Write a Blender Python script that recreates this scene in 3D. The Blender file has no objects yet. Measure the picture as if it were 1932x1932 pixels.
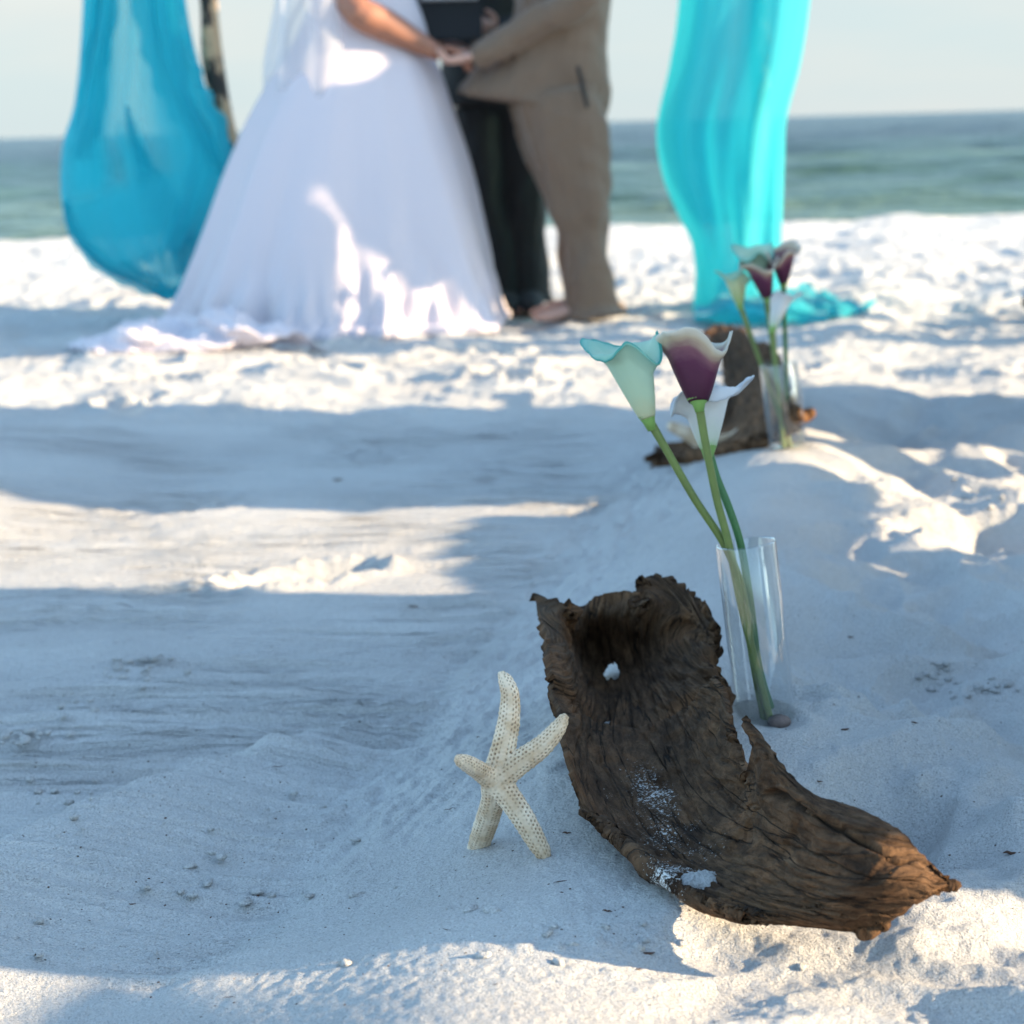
import bpy, bmesh, math, random
import numpy as np
from mathutils import Vector, Matrix
R = math.radians
random.seed(7)
rng = np.random.RandomState(11)
scn = bpy.context.scene
C = scn.collection

# ------------------------------------------------------------------ camera
CAMH = 0.72
PITCH, ROLL = R(10.3), R(1.6)
FPX = 4025.0                     # focal length in pixels of a 1932 px wide picture (50 mm on 24 mm)
fw = Vector((0, math.cos(PITCH), -math.sin(PITCH)))
r0 = Vector((1, 0, 0)); u0 = r0.cross(fw)
rt = r0 * math.cos(ROLL) - u0 * math.sin(ROLL)
up = u0 * math.cos(ROLL) + r0 * math.sin(ROLL)
cam = bpy.data.cameras.new('camera'); camo = bpy.data.objects.new('camera', cam); C.objects.link(camo)
M = Matrix((rt, up, -fw)).transposed().to_4x4(); M.translation = (0, 0, CAMH)
camo.matrix_world = M
cam.lens = 50; cam.sensor_width = 24; cam.sensor_height = 24; cam.sensor_fit = 'HORIZONTAL'
cam.clip_start = 0.05; cam.clip_end = 30000
cam.dof.use_dof = True; cam.dof.focus_distance = 1.93; cam.dof.aperture_fstop = 5.0
scn.camera = camo

# ------------------------------------------------------------------ light
SUN_EL, SUN_AZ = R(17), R(102)        # azimuth clockwise from +Y
world = bpy.data.worlds.new("World"); scn.world = world; world.use_nodes = True
wn, wl = world.node_tree.nodes, world.node_tree.links
for n in list(wn): wn.remove(n)
wout = wn.new('ShaderNodeOutputWorld'); bg = wn.new('ShaderNodeBackground')
sky = wn.new('ShaderNodeTexSky'); sky.sky_type = 'NISHITA'; sky.sun_disc = False
sky.sun_elevation = SUN_EL; sky.sun_rotation = SUN_AZ
sky.air_density = 1.0; sky.dust_density = 0.6; sky.ozone_density = 0.8
tc = wn.new('ShaderNodeTexCoord'); mp = wn.new('ShaderNodeMapping')
mp.inputs['Scale'].default_value = (1.0, 1.0, 5.0)
cn = wn.new('ShaderNodeTexNoise'); cn.inputs['Scale'].default_value = 2.2; cn.inputs['Detail'].default_value = 5
cn.inputs['Roughness'].default_value = 0.55
cr = wn.new('ShaderNodeMapRange'); cr.inputs[1].default_value = 0.42; cr.inputs[2].default_value = 0.75
cr.inputs[3].default_value = 0.0; cr.inputs[4].default_value = 0.30
sep = wn.new('ShaderNodeSeparateXYZ'); hz = wn.new('ShaderNodeMapRange')
hz.inputs[1].default_value = 0.055; hz.inputs[2].default_value = 0.16; hz.inputs[3].default_value = 0.97; hz.inputs[4].default_value = 0.0
hz.interpolation_type = 'SMOOTHSTEP'
mxx = wn.new('ShaderNodeMath'); mxx.operation = 'MAXIMUM'
mixc = wn.new('ShaderNodeMix'); mixc.data_type = 'RGBA'
pal = wn.new('ShaderNodeValToRGB'); pal.color_ramp.elements[0].position = 0.38; pal.color_ramp.elements[1].position = 0.62
pal.color_ramp.elements[0].color = (1.52, 1.78, 1.86, 1); pal.color_ramp.elements[1].color = (1.86, 1.87, 1.82, 1)
wl.new(cn.outputs['Fac'], pal.inputs[0]); wl.new(pal.outputs[0], mixc.inputs['B'])
wl.new(tc.outputs['Generated'], mp.inputs['Vector']); wl.new(mp.outputs[0], cn.inputs['Vector'])
wl.new(cn.outputs['Fac'], cr.inputs[0]); wl.new(tc.outputs['Generated'], sep.inputs[0]); wl.new(sep.outputs['Z'], hz.inputs[0])
wl.new(cr.outputs[0], mxx.inputs[0]); wl.new(hz.outputs[0], mxx.inputs[1])
wl.new(mxx.outputs[0], mixc.inputs['Factor']); tint = wn.new('ShaderNodeMix'); tint.data_type = 'RGBA'; tint.blend_type = 'MULTIPLY'; tint.inputs['Factor'].default_value = 1; tint.inputs['B'].default_value = (1.10, 1.26, 1.26, 1)
wl.new(sky.outputs[0], tint.inputs['A']); wl.new(tint.outputs['Result'], mixc.inputs['A'])
wl.new(mixc.outputs['Result'], bg.inputs['Color']); wl.new(bg.outputs[0], wout.inputs[0])
bg.inputs["Strength"].default_value = 0.138
sd = bpy.data.lights.new('sun', 'SUN'); sd.energy = 4.6; sd.angle = R(0.55); sd.color = (1.0, 0.76, 0.46)
so = bpy.data.objects.new('sun', sd); C.objects.link(so)
SUNV = Vector((math.cos(SUN_EL) * math.sin(SUN_AZ), math.cos(SUN_EL) * math.cos(SUN_AZ), math.sin(SUN_EL)))
so.rotation_euler = SUNV.to_track_quat('Z', 'Y').to_euler(); so.location = (6, -3, 5)
scn.view_settings.view_transform = 'Standard'; scn.view_settings.look = 'None'
scn.view_settings.gamma = 1; scn.view_settings.use_curve_mapping = False
scn.view_settings.exposure = 1.64
scn.cycles.use_denoising = True
scn.cycles.max_bounces = 24; scn.cycles.diffuse_bounces = 4; scn.cycles.transparent_max_bounces = 16; scn.cycles.transmission_bounces = 24; scn.cycles.glossy_bounces = 8
scn.cycles.caustics_refractive = True; scn.cycles.caustics_reflective = False
scn.cycles.sample_clamp_indirect = 6

# ------------------------------------------------------------------ noise
_T = rng.rand(256, 256) * 2 * np.pi
_GX, _GY = np.cos(_T), np.sin(_T)
def gn(x, y, seed=0):
    x = np.asarray(x, float) + seed * 17.31; y = np.asarray(y, float) + seed * 9.77
    xi = np.floor(x).astype(np.int64); yi = np.floor(y).astype(np.int64)
    fx, fy = x - xi, y - yi
    u = fx * fx * fx * (fx * (fx * 6 - 15) + 10); v = fy * fy * fy * (fy * (fy * 6 - 15) + 10)
    def g(ix, iy, dx, dy):
        a, b = ix & 255, iy & 255
        return _GX[a, b] * dx + _GY[a, b] * dy
    a = g(xi, yi, fx, fy); b = g(xi + 1, yi, fx - 1, fy); c = g(xi, yi + 1, fx, fy - 1); d = g(xi + 1, yi + 1, fx - 1, fy - 1)
    return 1.5 * ((a * (1 - u) + b * u) * (1 - v) + (c * (1 - u) + d * u) * v)
def fbm(x, y, o=4, seed=0, g=0.5):
    s = 0; a = 1
    for i in range(o):
        s = s + a * gn(x * 2 ** i, y * 2 ** i, seed + i * 3); a *= g
    return s
def ss(a, b, x):
    t = np.clip((x - a) / (b - a), 0, 1); return t * t * (3 - 2 * t)

# ------------------------------------------------------------------ pixel <-> world (photo seen at 1932 px)
def ray(px, py):
    d = fw * FPX + rt * (px - 966) + up * (966 - py); return d
def P(px, py, Y):
    d = ray(px, py); t = Y / d.y; return Vector((d.x * t, Y, CAMH + d.z * t))

# ------------------------------------------------------------------ the lie of the sand
PRINTS = []                                            # (x, y, angle, length, width, depth)
def edge_x(Y): return -0.16 + (Y - 2.0) * 0.205
def base_h(X, Y):
    e = X - edge_x(Y)
    far = ss(4.7, 5.6, Y)
    berm = 0.072 * ss(-0.10, 0.30, e) + 0.030 * np.exp(-((e - 0.24) / 0.15) ** 2) * ss(1.75, 2.25, Y) - 0.012 * ss(0.5, 1.0, e)
    lb = 0.05 * ss(-1.0, -1.7, e)
    h = (berm + lb) * (1 - 0.75 * far) + 0.02 * far
    # foreground mound that faces the camera
    m = ss(1.86, 1.66, Y + 0.05 * (X + 0.45) ** 2) * ss(0.25, -0.15, X - 0.0)
    h = h + 0.030 * m
    # ridge coming in from the left
    d = (Y - 2.02) - (X + 0.48) * 1.9 - 0.05 * np.sin(X * 9)
    left = ss(0.03, -0.30, X + 0.12)
    h = h + 0.045 * np.exp(-(np.minimum(d, 0) / 0.32) ** 2 - (np.maximum(d, 0) / 0.06) ** 2) * left * ss(3.0, 2.4, Y)
    # crest on the flank of the berm
    d2 = e + 0.02 + 0.03 * np.sin(Y * 5)
    h = h + 0.006 * np.exp(-(np.minimum(d2, 0) / 0.02) ** 2 - (np.maximum(d2, 0) / 0.08) ** 2) * ss(4.5, 3.5, Y)
    # beach falls to the water
    h = h - 0.9 * ss(14.0, 24.0, Y + 0.04 * X) ** 1.0
    return h
COLLAR = []      # sand pushed up round a vase foot
QUIET = []       # segments of level sand under the wood and the vase
def H(X, Y, fine=False):
    X = np.asarray(X, float); Y = np.asarray(Y, float)
    h = base_h(X, Y)
    e = X - edge_x(Y)
    far = ss(4.9, 5.5, Y)
    aisle = ss(0.12, -0.10, e) * (1 - far) * ss(1.62, 1.75, Y)
    rough = 1 - aisle
    right = ss(0.24, 0.50, e) * (1 - far) * ss(1.50, 1.72, Y)
    qd = np.full(X.shape, 9.0)
    for (ax, ay, bx, by) in QUIET:
        tt = np.clip(((X - ax) * (bx - ax) + (Y - ay) * (by - ay)) / ((bx - ax) ** 2 + (by - ay) ** 2), 0, 1)
        qd = np.minimum(qd, np.hypot(X - ax - tt * (bx - ax), Y - ay - tt * (by - ay)))
    right = right * ss(0.05, 0.20, qd)
    wx, wy = X + 0.05 * gn(X * 4, Y * 4, 5), Y + 0.05 * gn(X * 4, Y * 4, 6)
    h = h + 0.012 * fbm(wx * 1.6, wy * 1.6, 2, 1) * (0.35 + 0.65 * rough)
    h = h + 1.45 * right * (0.034 * gn(wx * 3.4, wy * 2.8, 2) - 0.034 * np.abs(gn(wx * 4.6, wy * 3.8, 3)) + 0.013 * gn(wx * 8, wy * 7, 8) - 0.012 * np.abs(gn(wx * 11, wy * 9, 11)))
    # trampled sand beyond the aisle
    ft = far * (0.6 + 0.4 * ss(5.5, 8, Y)) * (1 - 0.4 * ss(9, 14, Y))
    h = h + ft * (0.028 * gn(wx * 3.0, wy * 2.2, 4) - 0.024 * np.abs(gn(wx * 5.5, wy * 4.0, 9)) + 0.009 * gn(wx * 12, wy * 9, 12))
    # lumpy near foreground on the right
    near = ss(1.84, 1.66, Y - 0.10 * ss(0.25, 0.5, X)) * ss(0.03, 0.16, X)
    h = h + near * (0.022 * gn(wx * 6, wy * 6, 13) - 0.022 * np.abs(gn(wx * 8, wy * 8, 14)) + 0.003 * gn(wx * 22, wy * 22, 15))
    for (cx_, cy_) in COLLAR: h = h + 0.012 * np.exp(-((np.hypot(X - cx_, Y - cy_) - 0.047) / 0.020) ** 2) * (1 + 0.5 * gn(X * 25, Y * 25, 60))
    for (x, y, a, L, W, D) in PRINTS:
        D = D * 1.5
        ca, sa = math.cos(a), math.sin(a)
        p = ((X - x) * ca + (Y - y) * sa) / L; q = (-(X - x) * sa + (Y - y) * ca) / W
        rr = p * p + q * q
        h = h - D * np.exp(-rr ** 1.6) + 0.45 * D * np.exp(-(np.sqrt(rr) - 1.45) ** 2 / 0.09) * (0.6 + 0.4 * gn(X * 40, Y * 40, 21))
    if fine == 'rake':
        bend = 0.035 * np.sin(X * 2.1 + 0.6) + 0.03 * gn(X * 1.5, Y * 1.5, 30) + 0.06 * X
        return Y + bend, aisle * (0.25 + 0.85 * ss(-0.25, 0.35, gn(X * 2.5, Y * 2.5, 34))) * ss(0.02, -0.10, e)
    if not fine: return h
    # rake lines drawn across the swept aisle
    bend = 0.035 * np.sin(X * 2.1 + 0.6) + 0.03 * gn(X * 1.5, Y * 1.5, 30) + 0.06 * X
    v = Y + bend
    lines = gn(X * 1.3, v * 18, 31) * 0.0060 - np.abs(gn(X * 1.6, v * 34, 32)) * 0.0085 - np.abs(gn(X * 3.0, v * 75, 33)) * 0.0034
    patch = 0.45 + 0.75 * ss(-0.35, 0.35, gn(X * 2.5, Y * 2.5, 34))
    h = h + aisle * lines * 2.2 * patch * ss(0.02, -0.10, e)
    # raked flank of the berm: scuffed, oblique
    fl = np.exp(-((e - 0.02) / 0.14) ** 2) * (1 - far) * (0.15 + 0.85 * ss(1.80, 2.2, Y))
    q = X * 0.85 - Y * 0.35; t = X * 0.35 + Y * 0.85
    h = h + fl * (0.0080 * gn(q * 24, t * 6, 35) + 0.0050 * gn(q * 60, t * 30, 36) + 0.0022 * gn(X * 120, Y * 120, 37))
    # small grains and crumbs everywhere
    h = h + 0.0008 * gn(X * 75, Y * 75, 40) * (0.4 + 0.9 * rough) + 0.0007 * gn(X * 170, Y * 170, 41)
    h = h + ss(0.25, 0.7, gn(X * 5, Y * 5, 43)) * 0.0030 * ss(0.30, 0.7, gn(X * 42, Y * 42, 42)) * (0.35 + rough) * ss(7, 3, Y)
    h = h + ft * (0.006 * gn(X * 26, Y * 22, 44) + 0.003 * gn(X * 50, Y * 45, 45))
    h = h + near * (0.0012 * gn(X * 70, Y * 70, 46))
    h = h + right * (0.0030 * gn(X * 22 + Y * 9, Y * 40, 47))
    return h
def on(px, py, h=0.0, H=H):
    """point where the line of sight meets the sand raised by h"""
    d = ray(px, py); d = d / d.y
    y = np.arange(1.0, 30.0, 0.04)
    for _ in range(3):
        below = CAMH + d.z * y <= H(d.x * y, y) + h
        i = int(np.argmax(below)) if below.any() else len(y) - 1
        i = max(i, 1); y = np.linspace(y[i - 1], y[i], 30)
    y = float(y[-1] + y[0]) / 2
    return Vector((d.x * y, y, CAMH + d.z * y))
def hz_(x, y): return float(H(x, y))

# ------------------------------------------------------------------ materials
def mat(name):
    m = bpy.data.materials.new(name); m.use_nodes = True
    nt = m.node_tree; b = nt.nodes['Principled BSDF']; return m, nt, b
def N(nt, t, **kw):
    n = nt.nodes.new('ShaderNode' + t)
    for k, v in kw.items():
        if k in n.inputs: n.inputs[k].default_value = v
        else: setattr(n, k, v)
    return n
def ramp(nt, stops):
    r = nt.nodes.new('ShaderNodeValToRGB'); el = r.color_ramp.elements
    while len(el) < len(stops): el.new(0.5)
    for e, (p, c) in zip(el, stops): e.position = p; e.color = (*c, 1) if len(c) == 3 else c
    return r
def plain(name, col, rough=0.8, var=0.12, scale=40, bump=0.15, bscale=None, sheen=0.0, sub=0.0):
    m, nt, b = mat(name)
    t = N(nt, 'TexCoord'); n = N(nt, 'TexNoise', Scale=scale, Detail=6.0, Roughness=0.6)
    nt.links.new(t.outputs['Object'], n.inputs['Vector'])
    c = ramp(nt, [(0.25, tuple(v * (1 - var) for v in col)), (0.75, tuple(min(1, v * (1 + var)) for v in col))])
    nt.links.new(n.outputs['Fac'], c.inputs[0]); nt.links.new(c.outputs[0], b.inputs['Base Color'])
    b.inputs['Roughness'].default_value = rough
    if sub: b.inputs['Subsurface Weight'].default_value = sub; b.inputs['Subsurface Radius'].default_value = (0.02, 0.008, 0.004); b.inputs['Subsurface Scale'].default_value = 0.3
    b.inputs['Sheen Weight'].default_value = sheen
    n2 = N(nt, 'TexNoise', Scale=bscale or scale * 5, Detail=4.0); nt.links.new(t.outputs['Object'], n2.inputs['Vector'])
    bp = N(nt, 'Bump', Strength=bump, Distance=0.004); nt.links.new(n2.outputs['Fac'], bp.inputs['Height'])
    nt.links.new(bp.outputs[0], b.inputs['Normal'])
    return m
def sand_mat():
    m, nt, b = mat('white_sand'); L = nt.links.new
    t = N(nt, 'TexCoord')
    n1 = N(nt, 'TexNoise', Scale=520.0, Detail=3.0, Roughness=0.7); L(t.outputs['Object'], n1.inputs['Vector'])
    n2 = N(nt, 'TexNoise', Scale=3.0, Detail=5.0, Roughness=0.55); L(t.outputs['Object'], n2.inputs['Vector'])
    n3 = N(nt, 'TexNoise', Scale=150.0, Detail=4.0, Roughness=0.65); L(t.outputs['Object'], n3.inputs['Vector'])
    c1 = ramp(nt, [(0.30, (0.32, 0.31, 0.305)), (0.45, (0.57, 0.562, 0.558)), (0.70, (0.72, 0.712, 0.705))]); L(n1.outputs['Fac'], c1.inputs[0])
    c2 = ramp(nt, [(0.35, (0.87, 0.865, 0.87)), (0.62, (1, 1, 1))]); L(n2.outputs['Fac'], c2.inputs[0])
    mm = N(nt, 'Mix', data_type='RGBA', blend_type='MULTIPLY'); mm.inputs['Factor'].default_value = 1
    L(c1.outputs[0], mm.inputs['A']); L(c2.outputs[0], mm.inputs['B'])
    # sparse dark grains
    vo = N(nt, 'TexVoronoi', Scale=130.0, Randomness=1.0); L(t.outputs['Object'], vo.inputs['Vector'])
    sp = N(nt, 'SeparateColor'); L(vo.outputs['Color'], sp.inputs[0])
    g1 = N(nt, 'Math', operation='GREATER_THAN'); g1.inputs[1].default_value = 0.955; L(sp.outputs[0], g1.inputs[0])
    g2 = N(nt, 'Math', operation='LESS_THAN'); g2.inputs[1].default_value = 0.16; L(vo.outputs['Distance'], g2.inputs[0])
    g3 = N(nt, 'Math', operation='MULTIPLY'); L(g1.outputs[0], g3.inputs[0]); L(g2.outputs[0], g3.inputs[1])
    mR = None
    m3 = N(nt, 'Mix', data_type='RGBA'); m3.inputs['B'].default_value = (0.10, 0.07, 0.05, 1)
    L(g3.outputs[0], m3.inputs['Factor']); L(mm.outputs['Result'], m3.inputs['A']); L(m3.outputs['Result'], b.inputs['Base Color'])
    b.inputs['Roughness'].default_value = 0.92; b.inputs['Specular IOR Level'].default_value = 0.25
    rv = N(nt, 'Attribute', attribute_name='rakev'); rm = N(nt, 'Attribute', attribute_name='rake'); sx = N(nt, 'SeparateXYZ'); L(t.outputs['Object'], sx.inputs[0])
    cx = N(nt, 'CombineXYZ'); m1x = N(nt, 'Math', operation='MULTIPLY'); L(sx.outputs['X'], m1x.inputs[0]); m1x.inputs[1].default_value = 2.2; L(m1x.outputs[0], cx.inputs['X'])
    m1y = N(nt, 'Math', operation='MULTIPLY'); L(rv.outputs['Fac'], m1y.inputs[0]); m1y.inputs[1].default_value = 52.0; L(m1y.outputs[0], cx.inputs['Y'])
    nr = N(nt, 'TexNoise', Scale=1.0, Detail=2.5, Roughness=0.55); L(cx.outputs[0], nr.inputs['Vector'])
    sm = N(nt, 'MapRange'); sm.inputs[1].default_value = 0.32; sm.inputs[2].default_value = 0.55; L(nr.outputs['Fac'], sm.inputs[0]); sm.interpolation_type = 'SMOOTHSTEP'
    hr = N(nt, 'Math', operation='MULTIPLY'); L(sm.outputs[0], hr.inputs[0]); L(rm.outputs['Fac'], hr.inputs[1])
    gv = N(nt, 'Math', operation='SUBTRACT'); gv.inputs[0].default_value = 1.0; L(sm.outputs[0], gv.inputs[1])      # shade of the rake grooves put into the sand colour
    gm = N(nt, 'Math', operation='MULTIPLY'); L(gv.outputs[0], gm.inputs[0]); L(rm.outputs['Fac'], gm.inputs[1])
    gk = N(nt, 'MapRange'); L(gm.outputs[0], gk.inputs[0]); gk.inputs[3].default_value = 0.0; gk.inputs[4].default_value = 0.24
    mG = N(nt, 'Mix', data_type='RGBA'); L(gk.outputs[0], mG.inputs['Factor']); L(m3.outputs['Result'], mG.inputs['A']); mG.inputs['B'].default_value = (0.34, 0.34, 0.34, 1); L(mG.outputs['Result'], b.inputs['Base Color'])
    bp0 = N(nt, 'Bump', Strength=1.0, Distance=0.0095); L(hr.outputs[0], bp0.inputs['Height'])
    bp1 = N(nt, 'Bump', Strength=0.9, Distance=0.0034); L(n1.outputs['Fac'], bp1.inputs['Height']); L(bp0.outputs[0], bp1.inputs['Normal'])
    bp2 = N(nt, 'Bump', Strength=0.8, Distance=0.006); L(n3.outputs['Fac'], bp2.inputs['Height']); L(bp1.outputs[0], bp2.inputs['Normal'])
    L(bp2.outputs[0], b.inputs['Normal'])
    return m
M_SAND = sand_mat()
def sea_mat():
    m, nt, b = mat('sea_water'); L = nt.links.new
    t = N(nt, 'TexCoord'); s = N(nt, 'SeparateXYZ'); L(t.outputs['Object'], s.inputs[0])
    mr = N(nt, 'MapRange'); mr.inputs[1].default_value = 18; mr.inputs[2].default_value = 130; L(s.outputs['Y'], mr.inputs[0])
    mp2 = N(nt, 'Mapping'); mp2.inputs['Scale'].default_value = (0.010, 0.055, 1); L(t.outputs['Object'], mp2.inputs['Vector'])
    n0 = N(nt, 'TexNoise', Scale=1.0, Detail=4.0); L(mp2.outputs[0], n0.inputs['Vector'])
    ad = N(nt, 'Math', operation='MULTIPLY_ADD'); ad.inputs[1].default_value = 1.3; ad.inputs[2].default_value = -0.65; L(n0.outputs['Fac'], ad.inputs[0])
    a2 = N(nt, 'Math', operation='ADD'); mpz = N(nt, 'Mapping'); mpz.inputs['Scale'].default_value = (0.07, 0.30, 1); L(t.outputs['Object'], mpz.inputs['Vector'])
    nz = N(nt, 'TexNoise', Scale=1.0, Detail=3.0, Roughness=0.6); L(mpz.outputs[0], nz.inputs['Vector'])
    az = N(nt, 'Math', operation='MULTIPLY_ADD'); az.inputs[1].default_value = 1.7; L(nz.outputs['Fac'], az.inputs[0]); L(ad.outputs[0], az.inputs[2])
    ay = N(nt, 'Math', operation='SUBTRACT'); L(az.outputs[0], ay.inputs[0]); ay.inputs[1].default_value = 0.80
    L(ay.outputs[0], a2.inputs[0]); L(mr.outputs[0], a2.inputs[1])
    c = ramp(nt, [(0.0, (0.10, 0.150, 0.112)), (0.25, (0.045, 0.092, 0.060)), (0.55, (0.010, 0.030, 0.024)), (1.0, (0.006, 0.013, 0.018))]); L(a2.outputs[0], c.inputs[0])
    L(c.outputs[0], b.inputs['Base Color']); b.inputs['Roughness'].default_value = 0.32; b.inputs['IOR'].default_value = 1.33
    b.inputs['Specular IOR Level'].default_value = 0.45
    mp3 = N(nt, 'Mapping'); mp3.inputs['Scale'].default_value = (0.5, 1.2, 1); L(t.outputs['Object'], mp3.inputs['Vector'])
    n1 = N(nt, 'TexNoise', Scale=1.4, Detail=6.0, Roughness=0.6); L(mp3.outputs[0], n1.inputs['Vector'])
    bp = N(nt, 'Bump', Strength=1.0, Distance=0.35); L(n1.outputs['Fac'], bp.inputs['Height']); L(bp.outputs[0], b.inputs['Normal'])
    return m
M_SEA = sea_mat()
def wood_mat(name='driftwood', bright=1.0):
    m, nt, b = mat(name); L = nt.links.new
    uv = N(nt, 'UVMap'); mp1 = N(nt, 'Mapping'); mp1.inputs['Scale'].default_value = (1.6, 5, 1); L(uv.outputs[0], mp1.inputs['Vector'])
    n1 = N(nt, 'TexNoise', Scale=3.0, Detail=9.0, Roughness=0.65, Distortion=0.6); L(mp1.outputs[0], n1.inputs['Vector'])
    k = bright * 0.72
    c1 = ramp(nt, [(0.28, (0.030 * k, 0.014 * k, 0.007 * k)), (0.45, (0.105 * k, 0.056 * k, 0.029 * k)), (0.60, (0.180 * k, 0.100 * k, 0.054 * k)), (0.8, (0.27 * k, 0.165 * k, 0.098 * k))]); L(n1.outputs['Fac'], c1.inputs[0])
    t = N(nt, 'TexCoord')
    n2 = N(nt, 'TexNoise', Scale=14.0, Detail=6.0, Roughness=0.6); L(t.outputs['Object'], n2.inputs['Vector'])
    c2 = ramp(nt, [(0.3, (0.50, 0.47, 0.46)), (0.52, (1, 1, 1)), (0.75, (1.5, 1.25, 1.0))]); L(n2.outputs['Fac'], c2.inputs[0])
    mm = N(nt, 'Mix', data_type='RGBA', blend_type='MULTIPLY'); mm.inputs['Factor'].default_value = 1
    L(c1.outputs[0], mm.inputs['A']); L(c2.outputs[0], mm.inputs['B'])
    # cracks running with the grain
    mp2 = N(nt, 'Mapping'); mp2.inputs['Scale'].default_value = (0.34, 4.6, 1); L(uv.outputs[0], mp2.inputs['Vector'])
    nd = N(nt, 'TexNoise', Scale=2.2, Detail=5.0); L(mp2.outputs[0], nd.inputs['Vector'])
    mv = N(nt, 'Mix', data_type='RGBA', blend_type='LINEAR_LIGHT'); mv.inputs['Factor'].default_value = 0.35
    L(mp2.outputs[0], mv.inputs['A']); L(nd.outputs['Color'], mv.inputs['B'])
    vo = N(nt, 'TexVoronoi', Scale=1.3, feature='DISTANCE_TO_EDGE'); L(mv.outputs['Result'], vo.inputs['Vector'])
    cc = ramp(nt, [(0.0, (0.0, 0.0, 0.0)), (0.022, (1, 1, 1))]); L(vo.outputs['Distance'], cc.inputs[0])
    n5 = N(nt, 'TexNoise', Scale=1.6, Detail=2.0); L(mp2.outputs[0], n5.inputs['Vector'])
    gate = ramp(nt, [(0.50, (0, 0, 0)), (0.60, (1, 1, 1))]); L(n5.outputs['Fac'], gate.inputs[0])
    ck = N(nt, 'Math', operation='MAXIMUM'); L(cc.outputs[0], ck.inputs[0]); L(gate.outputs[0], ck.inputs[1])
    m4 = N(nt, 'Mix', data_type='RGBA'); L(ck.outputs[0], m4.inputs['Factor']); m4.inputs['A'].default_value = (0.012, 0.007, 0.005, 1); L(mm.outputs['Result'], m4.inputs['B'])
    # sand caught in the hollow (vertex mask 'dust')
    at = N(nt, 'Attribute', attribute_name='dust'); n6 = N(nt, 'TexNoise', Scale=330.0, Detail=3.0, Roughness=0.75); L(t.outputs['Object'], n6.inputs['Vector'])
    n7 = N(nt, 'TexNoise', Scale=26.0, Detail=5.0, Roughness=0.7); L(t.outputs['Object'], n7.inputs['Vector'])
    s1 = N(nt, 'Math', operation='MULTIPLY_ADD'); L(at.outputs['Fac'], s1.inputs[0]); s1.inputs[1].default_value = 0.36; L(n6.outputs['Fac'], s1.inputs[2])
    s2 = N(nt, 'Math', operation='MULTIPLY_ADD'); L(n7.outputs['Fac'], s2.inputs[0]); s2.inputs[1].default_value = 0.5; L(s1.outputs[0], s2.inputs[2])
    gr = ramp(nt, [(0.0, (0, 0, 0)), (1.0, (1, 1, 1))]); gr.color_ramp.elements[0].position = 0.0
    s3 = N(nt, 'MapRange'); s3.inputs[1].default_value = 1.08; s3.inputs[2].default_value = 1.17; L(s2.outputs[0], s3.inputs[0])
    mpf = N(nt, 'Mapping'); mpf.inputs['Scale'].default_value = (3.0, 14, 1); L(uv.outputs[0], mpf.inputs['Vector'])
    nf = N(nt, 'TexNoise', Scale=1.4, Detail=6.0, Roughness=0.7, Distortion=1.2); L(mpf.outputs[0], nf.inputs['Vector'])
    cf = ramp(nt, [(0.486, (1, 1, 1)), (0.5, (0.10, 0.08, 0.07)), (0.514, (1, 1, 1))]); L(nf.outputs['Fac'], cf.inputs[0])
    npit = N(nt, 'TexVoronoi', Scale=120.0, Randomness=1.0); L(t.outputs['Object'], npit.inputs['Vector'])
    cpit = ramp(nt, [(0.10, (0.25, 0.22, 0.2)), (0.22, (1, 1, 1))]); L(npit.outputs['Distance'], cpit.inputs[0])
    mf = N(nt, 'Mix', data_type='RGBA', blend_type='MULTIPLY'); mf.inputs['Factor'].default_value = 0.75; L(m4.outputs['Result'], mf.inputs['A']); L(cf.outputs[0], mf.inputs['B'])
    mf2 = N(nt, 'Mix', data_type='RGBA', blend_type='MULTIPLY'); mf2.inputs['Factor'].default_value = 0.55; L(mf.outputs['Result'], mf2.inputs['A']); L(cpit.outputs[0], mf2.inputs['B'])
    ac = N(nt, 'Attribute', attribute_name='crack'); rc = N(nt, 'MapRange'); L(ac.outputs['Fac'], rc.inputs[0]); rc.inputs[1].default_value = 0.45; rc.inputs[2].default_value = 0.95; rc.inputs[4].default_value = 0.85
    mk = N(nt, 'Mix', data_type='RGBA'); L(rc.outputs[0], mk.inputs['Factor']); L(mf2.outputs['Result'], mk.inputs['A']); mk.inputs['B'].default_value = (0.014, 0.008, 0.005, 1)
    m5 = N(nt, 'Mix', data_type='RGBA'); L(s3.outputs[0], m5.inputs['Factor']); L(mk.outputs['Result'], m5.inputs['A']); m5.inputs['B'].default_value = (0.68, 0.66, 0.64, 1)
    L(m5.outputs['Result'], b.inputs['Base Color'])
    b.inputs['Roughness'].default_value = 0.85; b.inputs['Specular IOR Level'].default_value = 0.2
    bb = N(nt, 'Math', operation='MULTIPLY'); L(ck.outputs[0], bb.inputs[0]); bb.inputs[1].default_value = 1.0
    ba = N(nt, 'Math', operation='MULTIPLY_ADD'); L(n1.outputs['Fac'], ba.inputs[0]); ba.inputs[1].default_value = 1.3; L(bb.outputs[0], ba.inputs[2])
    bp = N(nt, 'Bump', Strength=0.9, Distance=0.003); L(ba.outputs[0], bp.inputs['Height'])
    n8 = N(nt, 'TexNoise', Scale=220.0, Detail=4.0, Roughness=0.7); L(t.outputs['Object'], n8.inputs['Vector'])
    bp2 = N(nt, 'Bump', Strength=0.6, Distance=0.0015); L(n8.outputs['Fac'], bp2.inputs['Height']); L(bp.outputs[0], bp2.inputs['Normal']); L(bp2.outputs[0], b.inputs['Normal'])
    return m
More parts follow.
